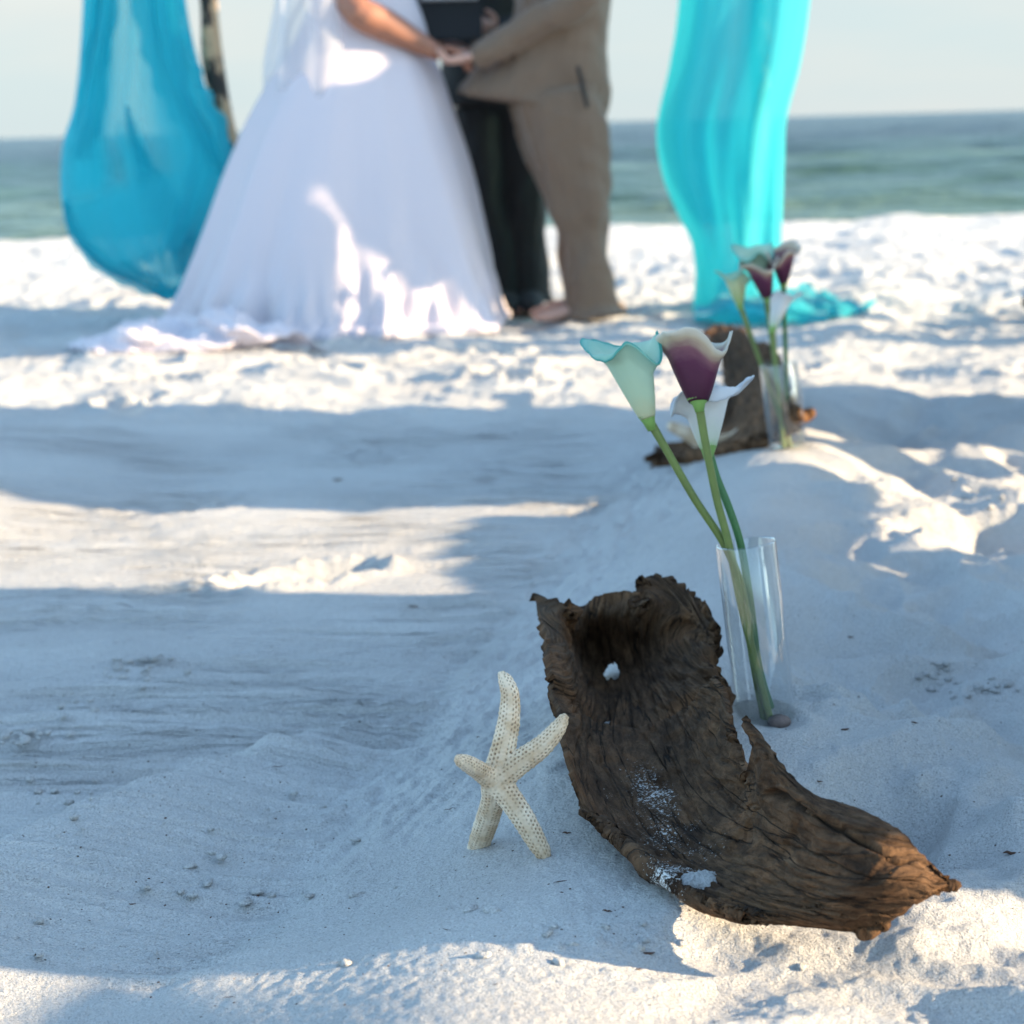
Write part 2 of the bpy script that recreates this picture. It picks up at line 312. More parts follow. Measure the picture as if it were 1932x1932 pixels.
M_WOOD = wood_mat()
M_WOOD2 = wood_mat('driftwood_far', 1.35)
def cloth_mat(name, col, tcol, transp=0.25, rough=0.7, transl=0.5, sheer=False):
    m, nt, b = mat(name); L = nt.links.new
    out = nt.nodes['Material Output']
    b.inputs['Base Color'].default_value = (*col, 1); b.inputs['Roughness'].default_value = rough; b.inputs['Sheen Weight'].default_value = 0.2
    b.inputs['Specular IOR Level'].default_value = 0.2
    t = N(nt, 'TexCoord'); wv = N(nt, 'TexNoise', Scale=700.0, Detail=2.0); L(t.outputs['Object'], wv.inputs['Vector'])
    bp = N(nt, 'Bump', Strength=0.3, Distance=0.001); L(wv.outputs['Fac'], bp.inputs['Height']); L(bp.outputs[0], b.inputs['Normal'])
    tr = N(nt, 'BsdfTranslucent'); tr.inputs['Color'].default_value = (*tcol, 1)
    tp = N(nt, 'BsdfTransparent'); tp.inputs['Color'].default_value = (*[0.66 + 0.34 * v for v in tcol], 1)
    m1 = N(nt, 'MixShader'); m1.inputs[0].default_value = transl; L(b.outputs[0], m1.inputs[1]); L(tr.outputs[0], m1.inputs[2])
    lw = N(nt, 'LayerWeight', Blend=0.35); mr = N(nt, 'MapRange'); L(lw.outputs['Facing'], mr.inputs[0])
    mr.inputs[3].default_value = transp; mr.inputs[4].default_value = transp * 0.1
    fac = mr
    if sheer:            # chiffon gathered into denser and thinner runs
        uv = N(nt, 'UVMap'); mpp = N(nt, 'Mapping'); mpp.inputs['Scale'].default_value = (5.5, 1.0, 1); L(uv.outputs[0], mpp.inputs['Vector'])
        ng = N(nt, 'TexNoise', Scale=1.0, Detail=2.0, Distortion=0.4); L(mpp.outputs[0], ng.inputs['Vector'])
        mg = N(nt, 'MapRange'); L(ng.outputs['Fac'], mg.inputs[0]); mg.inputs[1].default_value = 0.47; mg.inputs[2].default_value = 0.56; mg.inputs[3].default_value = 0.07; mg.inputs[4].default_value = 1.0
        an = N(nt, 'Attribute', attribute_name='sheer'); f0 = N(nt, 'Math', operation='MULTIPLY_ADD'); L(mg.outputs[0], f0.inputs[0]); f0.inputs[1].default_value = 0.22; L(an.outputs['Fac'], f0.inputs[2])
        fac = N(nt, 'Math', operation='MULTIPLY'); L(mr.outputs[0], fac.inputs[0]); L(f0.outputs[0], fac.inputs[1])
    m2 = N(nt, 'MixShader'); L(fac.outputs[0], m2.inputs[0]); L(m1.outputs[0], m2.inputs[1]); L(tp.outputs[0], m2.inputs[2])
    L(m2.outputs[0], out.inputs['Surface'])
    return m
M_TURQ = cloth_mat('turquoise_chiffon', (0.04, 0.50, 0.59), (0.05, 0.68, 0.78), 0.8, transl=0.5, sheer=True)
M_FOLD = cloth_mat('turquoise_chiffon_gathered', (0.03, 0.50, 0.59), (0.04, 0.70, 0.80), 0.30, transl=0.5)
M_DRESS = cloth_mat('white_satin', (0.73, 0.655, 0.705), (0.66, 0.61, 0.67), 0.0, transl=0.12)
M_VEIL = cloth_mat('white_tulle', (0.85, 0.84, 0.86), (0.85, 0.85, 0.88), 0.72, transl=0.4)
M_TAN = plain('taupe_suiting', (0.165, 0.110, 0.076), 0.85, 0.10, 300, 0.2, sheen=0.15)
M_BLACK = plain('black_suiting', (0.012, 0.011, 0.012), 0.8, 0.15, 200, 0.2)
M_SHIRT = plain('white_shirt', (0.72, 0.72, 0.74), 0.8, 0.05, 100, 0.1)
M_SKIN = plain('skin', (0.31, 0.135, 0.085), 0.5, 0.08, 30, 0.05, sub=0.15)
M_SKIN2 = plain('fair_skin', (0.56, 0.33, 0.26), 0.5, 0.08, 30, 0.05, sub=0.15)
M_HAIR = plain('brown_hair', (0.05, 0.028, 0.016), 0.6, 0.3, 60, 0.5, 90)
M_EYE = plain('eye', (0.03, 0.02, 0.015), 0.2, 0.1, 30, 0.0)
M_BARK = None
def bark_mat():
    m, nt, b = mat('peeling_bark'); L = nt.links.new
    t = N(nt, 'TexCoord'); mp1 = N(nt, 'Mapping'); mp1.inputs['Scale'].default_value = (14, 14, 7); L(t.outputs['Object'], mp1.inputs['Vector'])
    n = N(nt, 'TexNoise', Scale=1.0, Detail=5.0, Roughness=0.6); L(mp1.outputs[0], n.inputs['Vector'])
    c = ramp(nt, [(0.42, (0.045, 0.035, 0.028)), (0.47, (0.10, 0.07, 0.05)), (0.50, (0.58, 0.38, 0.22))]); L(n.outputs['Fac'], c.inputs[0])
    L(c.outputs[0], b.inputs['Base Color']); b.inputs['Roughness'].default_value = 0.85
    bp = N(nt, 'Bump', Strength=0.8, Distance=0.01); L(n.outputs['Fac'], bp.inputs['Height']); L(bp.outputs[0], b.inputs['Normal'])
    return m
M_BARK = bark_mat()
def glass_mat():
    m, nt, b = mat('clear_glass'); L = nt.links.new; out = nt.nodes['Material Output']
    tp = N(nt, 'BsdfTransparent'); tp.inputs['Color'].default_value = (0.965, 0.975, 0.98, 1)
    gl_ = N(nt, 'BsdfGlossy'); gl_.inputs['Roughness'].default_value = 0.03; gl_.inputs['Color'].default_value = (1, 1, 1, 1)
    lw = N(nt, 'LayerWeight', Blend=0.5); pw = N(nt, 'Math', operation='POWER'); L(lw.outputs['Facing'], pw.inputs[0]); pw.inputs[1].default_value = 2.4
    fr = N(nt, 'MapRange'); L(pw.outputs[0], fr.inputs[0]); fr.inputs[3].default_value = 0.085; fr.inputs[4].default_value = 0.85
    mx = N(nt, 'MixShader'); L(fr.outputs[0], mx.inputs[0]); L(tp.outputs[0], mx.inputs[1]); L(gl_.outputs[0], mx.inputs[2]); L(mx.outputs[0], out.inputs['Surface'])
    return m
M_GLASS = glass_mat()
def star_mat():
    m, nt, b = mat('starfish_skin'); L = nt.links.new
    a = N(nt, 'Attribute', attribute_name='pit'); t = N(nt, 'TexCoord')
    n = N(nt, 'TexNoise', Scale=55.0, Detail=4.0); L(t.outputs['Object'], n.inputs['Vector'])
    c = ramp(nt, [(0.35, (0.60, 0.43, 0.28)), (0.65, (0.82, 0.67, 0.51))]); L(n.outputs['Fac'], c.inputs[0])
    mx = N(nt, 'Mix', data_type='RGBA'); L(a.outputs['Fac'], mx.inputs['Factor']); L(c.outputs[0], mx.inputs['A']); mx.inputs['B'].default_value = (0.20, 0.115, 0.06, 1)
    L(mx.outputs['Result'], b.inputs['Base Color']); b.inputs['Roughness'].default_value = 0.75
    b.inputs['Subsurface Weight'].default_value = 0.1; b.inputs['Subsurface Radius'].default_value = (0.01, 0.006, 0.004); b.inputs['Subsurface Scale'].default_value = 0.2
    n2 = N(nt, 'TexNoise', Scale=700.0, Detail=3.0); L(t.outputs['Object'], n2.inputs['Vector'])
    bp = N(nt, 'Bump', Strength=0.5, Distance=0.0008); L(n2.outputs['Fac'], bp.inputs['Height']); L(bp.outputs[0], b.inputs['Normal'])
    return m
M_STAR = star_mat()
def petal_mat(name, stops, inner=None):
    """stops along the bloom: 0 throat .. 1 rim"""
    m, nt, b = mat(name); L = nt.links.new; out = nt.nodes['Material Output']
    uv = N(nt, 'UVMap'); s = N(nt, 'SeparateXYZ'); L(uv.outputs[0], s.inputs[0])
    n = N(nt, 'TexNoise', Scale=9.0, Detail=3.0); L(uv.outputs[0], n.inputs['Vector'])
    ad = N(nt, 'Math', operation='MULTIPLY_ADD'); L(n.outputs['Fac'], ad.inputs[0]); ad.inputs[1].default_value = 0.16; L(s.outputs['Y'], ad.inputs[2])
    a2 = N(nt, 'Math', operation='SUBTRACT'); L(ad.outputs[0], a2.inputs[0]); a2.inputs[1].default_value = 0.08
    c = ramp(nt, stops); L(a2.outputs[0], c.inputs[0]); L(c.outputs[0], b.inputs['Base Color'])
    b.inputs['Roughness'].default_value = 0.5; b.inputs['Specular IOR Level'].default_value = 0.3
    mpv = N(nt, 'Mapping'); mpv.inputs['Scale'].default_value = (60, 2.5, 1); L(uv.outputs[0], mpv.inputs['Vector'])
    nv = N(nt, 'TexNoise', Scale=1.0, Detail=3.0); L(mpv.outputs[0], nv.inputs['Vector'])
    bp = N(nt, 'Bump', Strength=0.35, Distance=0.0012); L(nv.outputs['Fac'], bp.inputs['Height']); L(bp.outputs[0], b.inputs['Normal'])
    tr = N(nt, 'BsdfTranslucent'); L(c.outputs[0], tr.inputs['Color'])
    m1 = N(nt, 'MixShader'); m1.inputs[0].default_value = 0.25; L(b.outputs[0], m1.inputs[1]); L(tr.outputs[0], m1.inputs[2]); L(m1.outputs[0], out.inputs['Surface'])
    return m
M_PT = petal_mat('teal_petal', [(0.0, (0.66, 0.66, 0.42)), (0.30, (0.58, 0.72, 0.52)), (0.74, (0.50, 0.69, 0.55)), (0.93, (0.28, 0.58, 0.49)), (1.0, (0.07, 0.42, 0.38))])
M_PP = petal_mat('plum_petal', [(0.0, (0.07, 0.015, 0.04)), (0.5, (0.13, 0.03, 0.075)), (0.68, (0.28, 0.12, 0.15)), (0.82, (0.62, 0.50, 0.36)), (1.0, (0.74, 0.70, 0.62))])
M_PW = petal_mat('white_petal', [(0.0, (0.42, 0.62, 0.30)), (0.14, (0.70, 0.76, 0.66)), (0.4, (0.78, 0.79, 0.78)), (0.8, (0.80, 0.81, 0.83)), (1.0, (0.70, 0.73, 0.78))])
M_PC = petal_mat('cream_petal', [(0.0, (0.40, 0.55, 0.20)), (0.5, (0.66, 0.70, 0.42)), (1.0, (0.30, 0.60, 0.50))])
M_STEM = plain('olive_stem', (0.150, 0.205, 0.055), 0.5, 0.25, 30, 0.1)
M_STEM2 = plain('dark_green_stem', (0.045, 0.155, 0.050), 0.5, 0.2, 30, 0.1)
M_CALYX = plain('fresh_green_calyx', (0.20, 0.36, 0.09), 0.5, 0.15, 40, 0.1)
M_SPADIX = plain('yellow_spadix', (0.70, 0.48, 0.10), 0.7, 0.2, 300, 0.4)
M_DEBRIS = plain('dry_seaweed', (0.075, 0.035, 0.020), 0.8, 0.4, 90, 0.4)
M_CHAIR = plain('white_painted_wood', (0.74, 0.73, 0.71), 0.5, 0.04, 20, 0.05)

# ------------------------------------------------------------------ object helpers
def finish(name, me, m, parent=None, smooth=True):
    me.materials.clear(); me.materials.append(m)
    if smooth: me.polygons.foreach_set('use_smooth', np.ones(len(me.polygons), bool))
    me.name = name; o = bpy.data.objects.new(name, me); C.objects.link(o); o.parent = parent
    return o
def obj(name, bm, m, parent=None, smooth=True):
    me = bpy.data.meshes.new(name); bmesh.ops.recalc_face_normals(bm, faces=bm.faces[:]); bm.to_mesh(me); bm.free()
    return finish(name, me, m, parent, smooth)
def tag(o, label=None, cat=None, group=None, kind=None):
    if label: o['label'] = label
    if cat: o['category'] = cat
    if group: o['group'] = group
    if kind: o['kind'] = kind
    return o
def thing(name, loc, rz, label, cat, group=None):
    o = bpy.data.objects.new(name, None); C.objects.link(o); o.location = loc; o.rotation_euler = (0, 0, rz); o.empty_display_size = 0.1
    return tag(o, label, cat, group)
def grid_mesh(name, pts, m, parent=None, uvs=None, closed_u=False):
    """pts: array (nu, nv, 3)"""
    nu, nv = pts.shape[:2]
    idx = np.arange(nu * nv).reshape(nu, nv)
    if closed_u: idx = np.vstack([idx, idx[:1]])
    f = np.stack([idx[:-1, :-1], idx[1:, :-1], idx[1:, 1:], idx[:-1, 1:]], -1).reshape(-1, 4)
    me = bpy.data.meshes.new(name)
    me.vertices.add(nu * nv); me.vertices.foreach_set('co', pts.reshape(-1).astype(np.float32))
    me.loops.add(len(f) * 4); me.loops.foreach_set('vertex_index', f.reshape(-1).astype(np.int32))
    me.polygons.add(len(f)); me.polygons.foreach_set('loop_start', (np.arange(len(f)) * 4).astype(np.int32))
    me.update(calc_edges=True)
    if uvs is not None:
        ul = me.uv_layers.new(name='UVMap'); ul.data.foreach_set('uv', uvs.reshape(-1, 2)[f.reshape(-1)].reshape(-1).astype(np.float32))
    return finish(name, me, m, parent)
def loft(bm, rings, n=14, cap=True):
    """rings: (centre, axis_u, axis_v)"""
    rs = []
    for c, a, b in rings:
        rs.append([bm.verts.new(Vector(c) + Vector(a) * math.cos(2 * math.pi * k / n) + Vector(b) * math.sin(2 * math.pi * k / n)) for k in range(n)])
    for r, s in zip(rs, rs[1:]):
        for k in range(n): bm.faces.new((r[k], r[(k + 1) % n], s[(k + 1) % n], s[k]))
    if cap: bm.faces.new(rs[0][::-1]); bm.faces.new(rs[-1])
    return bm
def hring(x, y, z, a, b): return ((x, y, z), (a, 0, 0), (0, b, 0))
def cr_pts(pts, sub):
    """Catmull-Rom through rows of numbers"""
    p = np.array(pts, float); p = np.vstack([2 * p[0] - p[1], p, 2 * p[-1] - p[-2]]); out = []
    for i in range(1, len(p) - 2):
        for s in range(sub):
            t = s / sub
            out.append(0.5 * (2 * p[i] + (p[i + 1] - p[i - 1]) * t + (2 * p[i - 1] - 5 * p[i] + 4 * p[i + 1] - p[i + 2]) * t * t + (3 * p[i] - p[i - 1] - 3 * p[i + 1] + p[i + 2]) * t ** 3))
    out.append(p[-2]); return np.array(out)
def tube(bm, pts, radii, n=12, sub=4, flat=1.0, ref=(0, 1, 0), ends=True):
    rows = cr_pts([(*p, r) for p, r in zip(pts, radii)], sub)
    P3 = [Vector(r[:3]) for r in rows]; rad = [max(1e-4, r[3]) for r in rows]
    rings = []; ref = Vector(ref)
    m = len(P3)
    for i in range(m):
        t = (P3[min(i + 1, m - 1)] - P3[max(i - 1, 0)]).normalized()
        a = t.cross(ref)
        if a.length < 0.05: a = t.cross(Vector((0.3, 0.2, 1)))
        a.normalize(); b = a.cross(t).normalized()
        if ends and i == 0:
            for q in (0.95, 0.6): rings.append((P3[0] - t * rad[0] * q, a * rad[0] * math.sqrt(1 - q * q), b * rad[0] * flat * math.sqrt(1 - q * q)))
        rings.append((P3[i], a * rad[i], b * rad[i] * flat))
        if ends and i == m - 1:
            for q in (0.6, 0.95): rings.append((P3[-1] + t * rad[-1] * q, a * rad[-1] * math.sqrt(1 - q * q), b * rad[-1] * flat * math.sqrt(1 - q * q)))
    return loft(bm, rings, n)
def ball(bm, c, r, s=(1, 1, 1), n=12):
    rings = [((c[0], c[1], c[2] + r * s[2] * math.sin(a)), (r * s[0] * math.cos(a), 0, 0), (0, r * s[1] * math.cos(a), 0)) for a in np.linspace(-1.5, 1.5, n)]
    return loft(bm, rings, n + 4)
def fuse(name, bm, m, parent=None, voxel=0.006, smooth=4, link=True):
    """melt overlapping closed shapes into one continuous skin"""
    bmesh.ops.recalc_face_normals(bm, faces=bm.faces[:])
    me = bpy.data.meshes.new(name); bm.to_mesh(me); bm.free()
    t = bpy.data.objects.new('tmp', me); C.objects.link(t)
    r = t.modifiers.new('r', 'REMESH'); r.mode = 'VOXEL'; r.voxel_size = voxel; r.use_smooth_shade = True
    s = t.modifiers.new('s', 'SMOOTH'); s.iterations = smooth; s.factor = 0.5
    dg = bpy.context.evaluated_depsgraph_get()
    nm = bpy.data.meshes.new_from_object(t.evaluated_get(dg))
    bpy.data.objects.remove(t); bpy.data.meshes.remove(me)
    return finish(name, nm, m, parent)
def verts(me):
    a = np.empty(len(me.vertices) * 3, np.float32); me.vertices.foreach_get('co', a); return a.reshape(-1, 3).astype(float)
def normals(me):
    a = np.empty(len(me.vertices) * 3, np.float32); me.vertices.foreach_get('normal', a); return a.reshape(-1, 3).astype(float)
def setv(me, v): me.vertices.foreach_set('co', v.reshape(-1).astype(np.float32)); me.update()
def crumple(o, amp, fx, fz, seed=0, oct=3):
    """cloth folds: noise pushed along the normals"""
    me = o.data; v = verts(me); n = normals(me)
    a = np.arctan2(v[:, 1], v[:, 0])
    f = fbm((v[:, 0] + v[:, 1] * 0.6) * fx, v[:, 2] * fz + v[:, 0] * 2, oct, seed)
    setv(me, v + n * (amp * f)[:, None])

# ------------------------------------------------------------------ sand, sea
for (px, py, a, L_, W_, D_) in [(560, 1020, 0.5, 0.115, 0.05, 0.030), (1850, 985, 0.3, 0.12, 0.06, 0.03), (1590, 1305, 0.2, 0.055, 0.05, 0.018),
                                (1500, 1352, 0.0, 0.045, 0.03, 0.010), (1690, 930, 0.6, 0.10, 0.05, 0.03), (1870, 1150, 0.2, 0.13, 0.06, 0.02),
                                (1790, 1340, 0.4, 0.10, 0.05, 0.016), (1690, 1480, 0.9, 0.10, 0.05, 0.013), (1860, 1500, 0.3, 0.10, 0.06, 0.016),
                                (1480, 1570, 1.2, 0.05, 0.02, 0.006), (330, 900, 0.2, 0.10, 0.05, 0.008), (1180, 1470, 0.4, 0.06, 0.03, 0.006)]:
    p = P(px, py, 2); d = ray(px, py); q = -(CAMH - 0.06) / d.z
    PRINTS.append((d.x * q, d.y * q, a, L_, W_, D_))
for k in range(46):
    y = random.uniform(5.3, 9.5); x = random.uniform(-0.33 * y, 0.36 * y)
    PRINTS.append((x, y, random.uniform(-0.8, 0.8) + random.choice((0, 1.5)), random.uniform(0.10, 0.15), random.uniform(0.04, 0.065), random.uniform(0.015, 0.04)))
for k in range(10):
    y = random.uniform(2.8, 5.0); x = random.uniform(edge_x(y) + 0.75, 0.30 * y + 0.6)
    PRINTS.append((x, y, random.uniform(-0.8, 0.8), random.uniform(0.08, 0.13), random.uniform(0.04, 0.06), random.uniform(0.012, 0.022)))
_w = [on(*q, H=base_h) for q in ((1200, 1330), (1270, 1560), (1480, 1670), (1700, 1690))]
QUIET += [(a.x, a.y, b.x, b.y) for a, b in zip(_w, _w[1:])]; _v = on(1448, 1380, H=base_h); QUIET.append((_v.x - .02, _v.y, _v.x + .02, _v.y)); COLLAR.append((_v.x, _v.y + .012))
NR, NC = 1080, 860
Yr = 1.15 * (26.0 / 1.15) ** np.linspace(0, 1, NR); S = np.linspace(-1, 1, NC)
YY = np.repeat(Yr[:, None], NC, 1); XX = S[None, :] * (0.30 + 0.42 * Yr[:, None])
Z = H(XX, YY, True)
Z -= 0.08 * ss(0.975, 1.0, np.abs(S))[None, :] + 0.08 * ss(1.19, 1.15, YY)
so_ = grid_mesh('sand', np.stack([XX, YY, Z], -1).transpose(1, 0, 2).copy(), M_SAND); RV, RM = H(XX, YY, 'rake')
for nm_, a_ in (('rakev', RV), ('rake', RM)): so_.data.attributes.new(nm_, 'FLOAT', 'POINT').data.foreach_set('value', a_.T.reshape(-1).astype(np.float32))
tag(so_, 'white raked and trampled beach sand', None, None, 'structure')
gy = np.concatenate([np.linspace(-40, 0, 30), np.linspace(0.2, 40, 200)]); gx = np.linspace(-90, 90, 500)
GX, GY = np.meshgrid(gx, gy, indexing='ij')
cut = (np.abs(GX) < 0.30 + 0.42 * GY - 0.1) & (GY > 1.2) & (GY < 25.8)
GZ = base_h(GX, GY) + 0.02 * gn(GX * 1.5, GY * 1.5, 3) - 0.07 - 0.25 * cut
tag(grid_mesh('beach', np.stack([GX, GY, GZ], -1), M_SAND), 'white beach stretching away to both sides', None, None, 'structure')
SEA = -0.50
NR, NC = 900, 520
Yr = 15.0 * (14000 / 15.0) ** (np.linspace(0, 1, NR) ** 1.25); S = np.linspace(-1, 1, NC)
YY = np.repeat(Yr[:, None], NC, 1); XX = S[None, :] * (20 + 0.9 * Yr[:, None])
fade = 1 / (1 + (YY / 400.0) ** 2)
wz = 0.09 * gn(XX * 0.10 + YY * 0.03, YY * 0.33, 50) + 0.06 * gn(XX * 0.22, YY * 0.8 + XX * 0.05, 51) + 0.018 * gn(XX * 0.6, YY * 2.0, 52)
wz = wz + 0.05 * gn(XX * 0.03, YY * 0.09, 53)
tag(grid_mesh('sea', np.stack([XX, YY, SEA + wz * fade * 2.2], -1).transpose(1, 0, 2).copy(), M_SEA), 'green sea darkening towards the horizon', None, None, 'structure')

# ------------------------------------------------------------------ driftwood
def surf(ctrl, su, sv):
    """ctrl (nu, nv, 3) -> dense Catmull-Rom surface"""
    a = np.array([cr_pts(row, sv) for row in ctrl])                 # along v
    b = np.array([cr_pts(a[:, j], su) for j in range(a.shape[1])])   # along u
    return b.transpose(1, 0, 2)
def grid_normals(p):
    du = np.gradient(p, axis=0); dv = np.gradient(p, axis=1); n = np.cross(du, dv)
    return n / (np.linalg.norm(n, axis=2, keepdims=True) + 1e-9)
def px_ctrl(rows): return np.array([[tuple(on(*q, H=base_h)) for q in row] for row in rows])
rows_a = [
 [(1009,1127,.135),(1056,1135,.130),(1083,1160,.115),(1095,1143,.125),(1130,1119,.135),(1190,1114,.130),(1206,1133,.120),(1214,1091,.140),(1246,1088,.138),(1300,1121,.125),(1336,1177,.11)],
 [(1016,1150,.130),(1058,1165,.120),(1086,1185,.095),(1104,1180,.095),(1135,1165,.100),(1185,1160,.098),(1212,1165,.095),(1232,1140,.112),(1265,1140,.110),(1308,1160,.108),(1345,1200,.100)],
 [(1025,1185,.122),(1066,1205,.105),(1090,1225,.060),(1115,1232,.040),(1145,1232,.034),(1185,1228,.034),(1220,1222,.042),(1250,1205,.062),(1282,1195,.078),(1320,1205,.088),(1350,1232,.080)],
 [(1033,1222,.116),(1072,1245,.095),(1098,1268,.048),(1124,1278,.024),(1156,1282,.014),(1196,1280,.016),(1234,1270,.028),(1268,1255,.048),(1300,1248,.066),(1334,1252,.078),(1360,1270,.062)],
 [(1043,1265,.108),(1080,1290,.085),(1104,1318,.036),(1132,1330,.014),(1168,1335,.008),(1212,1333,.012),(1252,1320,.024),(1290,1302,.044),(1326,1290,.062),(1362,1290,.072),(1388,1312,.050)],
 [(1050,1300,.092),(1085,1335,.064),(1110,1365,.020),(1140,1378,.002),(1178,1382,-.002),(1226,1380,0),(1270,1368,.012),(1312,1350,.030),(1346,1335,.044),(1372,1335,.048),(1386,1345,.035)],
 [(1060,1345,.074),(1092,1380,.044),(1118,1405,.008),(1148,1420,-.004),(1186,1425,-.008),(1240,1425,-.008),(1285,1412,.002),(1325,1395,.018),(1352,1380,.031),(1368,1370,.033),(1378,1368,.03)]]
rows = [
 [(1046,1290,.100),(1083,1325,.075),(1108,1352,.032),(1138,1364,.014),(1176,1366,.010),(1222,1362,.012),(1262,1350,.026),(1294,1335,.046),(1312,1312,.070),(1328,1292,.092),(1344,1280,.108)],
 [(1058,1345,.088),(1090,1380,.062),(1118,1408,.028),(1150,1420,.014),(1190,1424,.011),(1238,1418,.014),(1282,1403,.030),(1316,1380,.050),(1340,1350,.075),(1352,1320,.097),(1362,1314,.106)],
 [(1068,1395,.075),(1098,1432,.050),(1128,1462,.023),(1164,1474,.012),(1210,1478,.010),(1260,1468,.016),(1306,1450,.034),(1340,1425,.054),(1364,1392,.077),(1370,1364,.094),(1376,1358,.098)],
 [(1078,1445,.060),(1108,1486,.038),(1142,1512,.018),(1184,1524,.011),(1234,1524,.010),(1288,1512,.019),(1332,1494,.034),(1364,1468,.051),(1376,1438,.068),(1384,1414,.080),(1388,1410,.082)],
 [(1088,1494,.045),(1122,1530,.030),(1162,1556,.015),(1210,1568,.010),(1264,1564,.012),(1318,1548,.021),(1362,1528,.035),(1390,1502,.048),(1402,1478,.060),(1405,1462,.068),(1405,1459,.070)],
 [(1093,1515,.038),(1136,1555,.026),(1180,1578,.014),(1230,1588,.011),(1286,1584,.014),(1340,1568,.024),(1382,1546,.038),(1402,1518,.050),(1408,1490,.063),(1408,1466,.072),(1408,1459,.075)],
 [(1110,1535,.032),(1156,1578,.022),(1202,1598,.013),(1252,1606,.012),(1308,1602,.016),(1360,1585,.028),(1400,1558,.043),(1416,1520,.060),(1422,1480,.080),(1421,1440,.100),(1419,1405,.117)],
 [(1130,1550,.028),(1176,1592,.020),(1222,1616,.014),(1275,1622,.013),(1330,1616,.019),(1384,1596,.032),(1418,1562,.048),(1430,1518,.072),(1428,1470,.098),(1418,1400,.125),(1399,1356,.142)],
 [(1146,1558,.026),(1198,1608,.018),(1246,1632,.013),(1300,1640,.014),(1356,1632,.021),(1408,1610,.036),(1440,1575,.055),(1452,1525,.080),(1448,1475,.104),(1440,1425,.125),(1432,1378,.138)],
 [(1172,1585,.022),(1226,1632,.016),(1278,1656,.013),(1334,1664,.016),(1392,1652,.026),(1442,1628,.044),(1476,1592,.064),(1490,1545,.088),(1486,1500,.106),(1478,1465,.118),(1471,1441,.124)],
 [(1215,1618,.018),(1266,1660,.014),(1316,1684,.013),(1374,1690,.018),(1432,1678,.030),(1484,1652,.050),(1520,1616,.072),(1536,1572,.092),(1534,1534,.105),(1536,1512,.110),(1536,1493,.113)],
 [(1278,1668,.014),(1325,1694,.014),(1372,1710,.016),(1430,1712,.023),(1488,1698,.038),(1540,1672,.058),(1578,1638,.078),(1596,1598,.094),(1600,1562,.104),(1604,1538,.108),(1610,1520,.109)],
 [(1336,1704,.012),(1385,1724,.015),(1436,1733,.020),(1494,1728,.031),(1550,1712,.048),(1598,1686,.067),(1634,1652,.083),(1652,1618,.094),(1656,1590,.100),(1658,1565,.103),(1660,1546,.104)],
 [(1420,1735,.013),(1468,1745,.018),(1520,1746,.026),(1574,1736,.040),(1624,1714,.056),(1662,1688,.070),(1688,1660,.082),(1698,1632,.090),(1698,1608,.094),(1697,1585,.096),(1696,1568,.097)],
 [(1515,1748,.017),(1560,1752,.023),(1606,1748,.033),(1650,1732,.045),(1690,1710,.058),(1718,1688,.068),(1734,1665,.077),(1738,1645,.082),(1734,1628,.085),(1728,1615,.086),(1721,1604,.087)],
 [(1621,1760,.024),(1650,1752,.030),(1680,1738,.039),(1710,1722,.049),(1735,1706,.058),(1752,1692,.064),(1762,1676,.070),(1765,1660,.073),(1762,1648,.075),(1757,1638,.076),(1750,1628,.077)],
 [(1668,1738,.030),(1690,1728,.035),(1712,1716,.043),(1735,1706,.051),(1756,1696,.057),(1770,1686,.062),(1780,1675,.066),(1786,1666,.068),(1786,1660,.069),(1784,1656,.070),(1780,1650,.071)]]
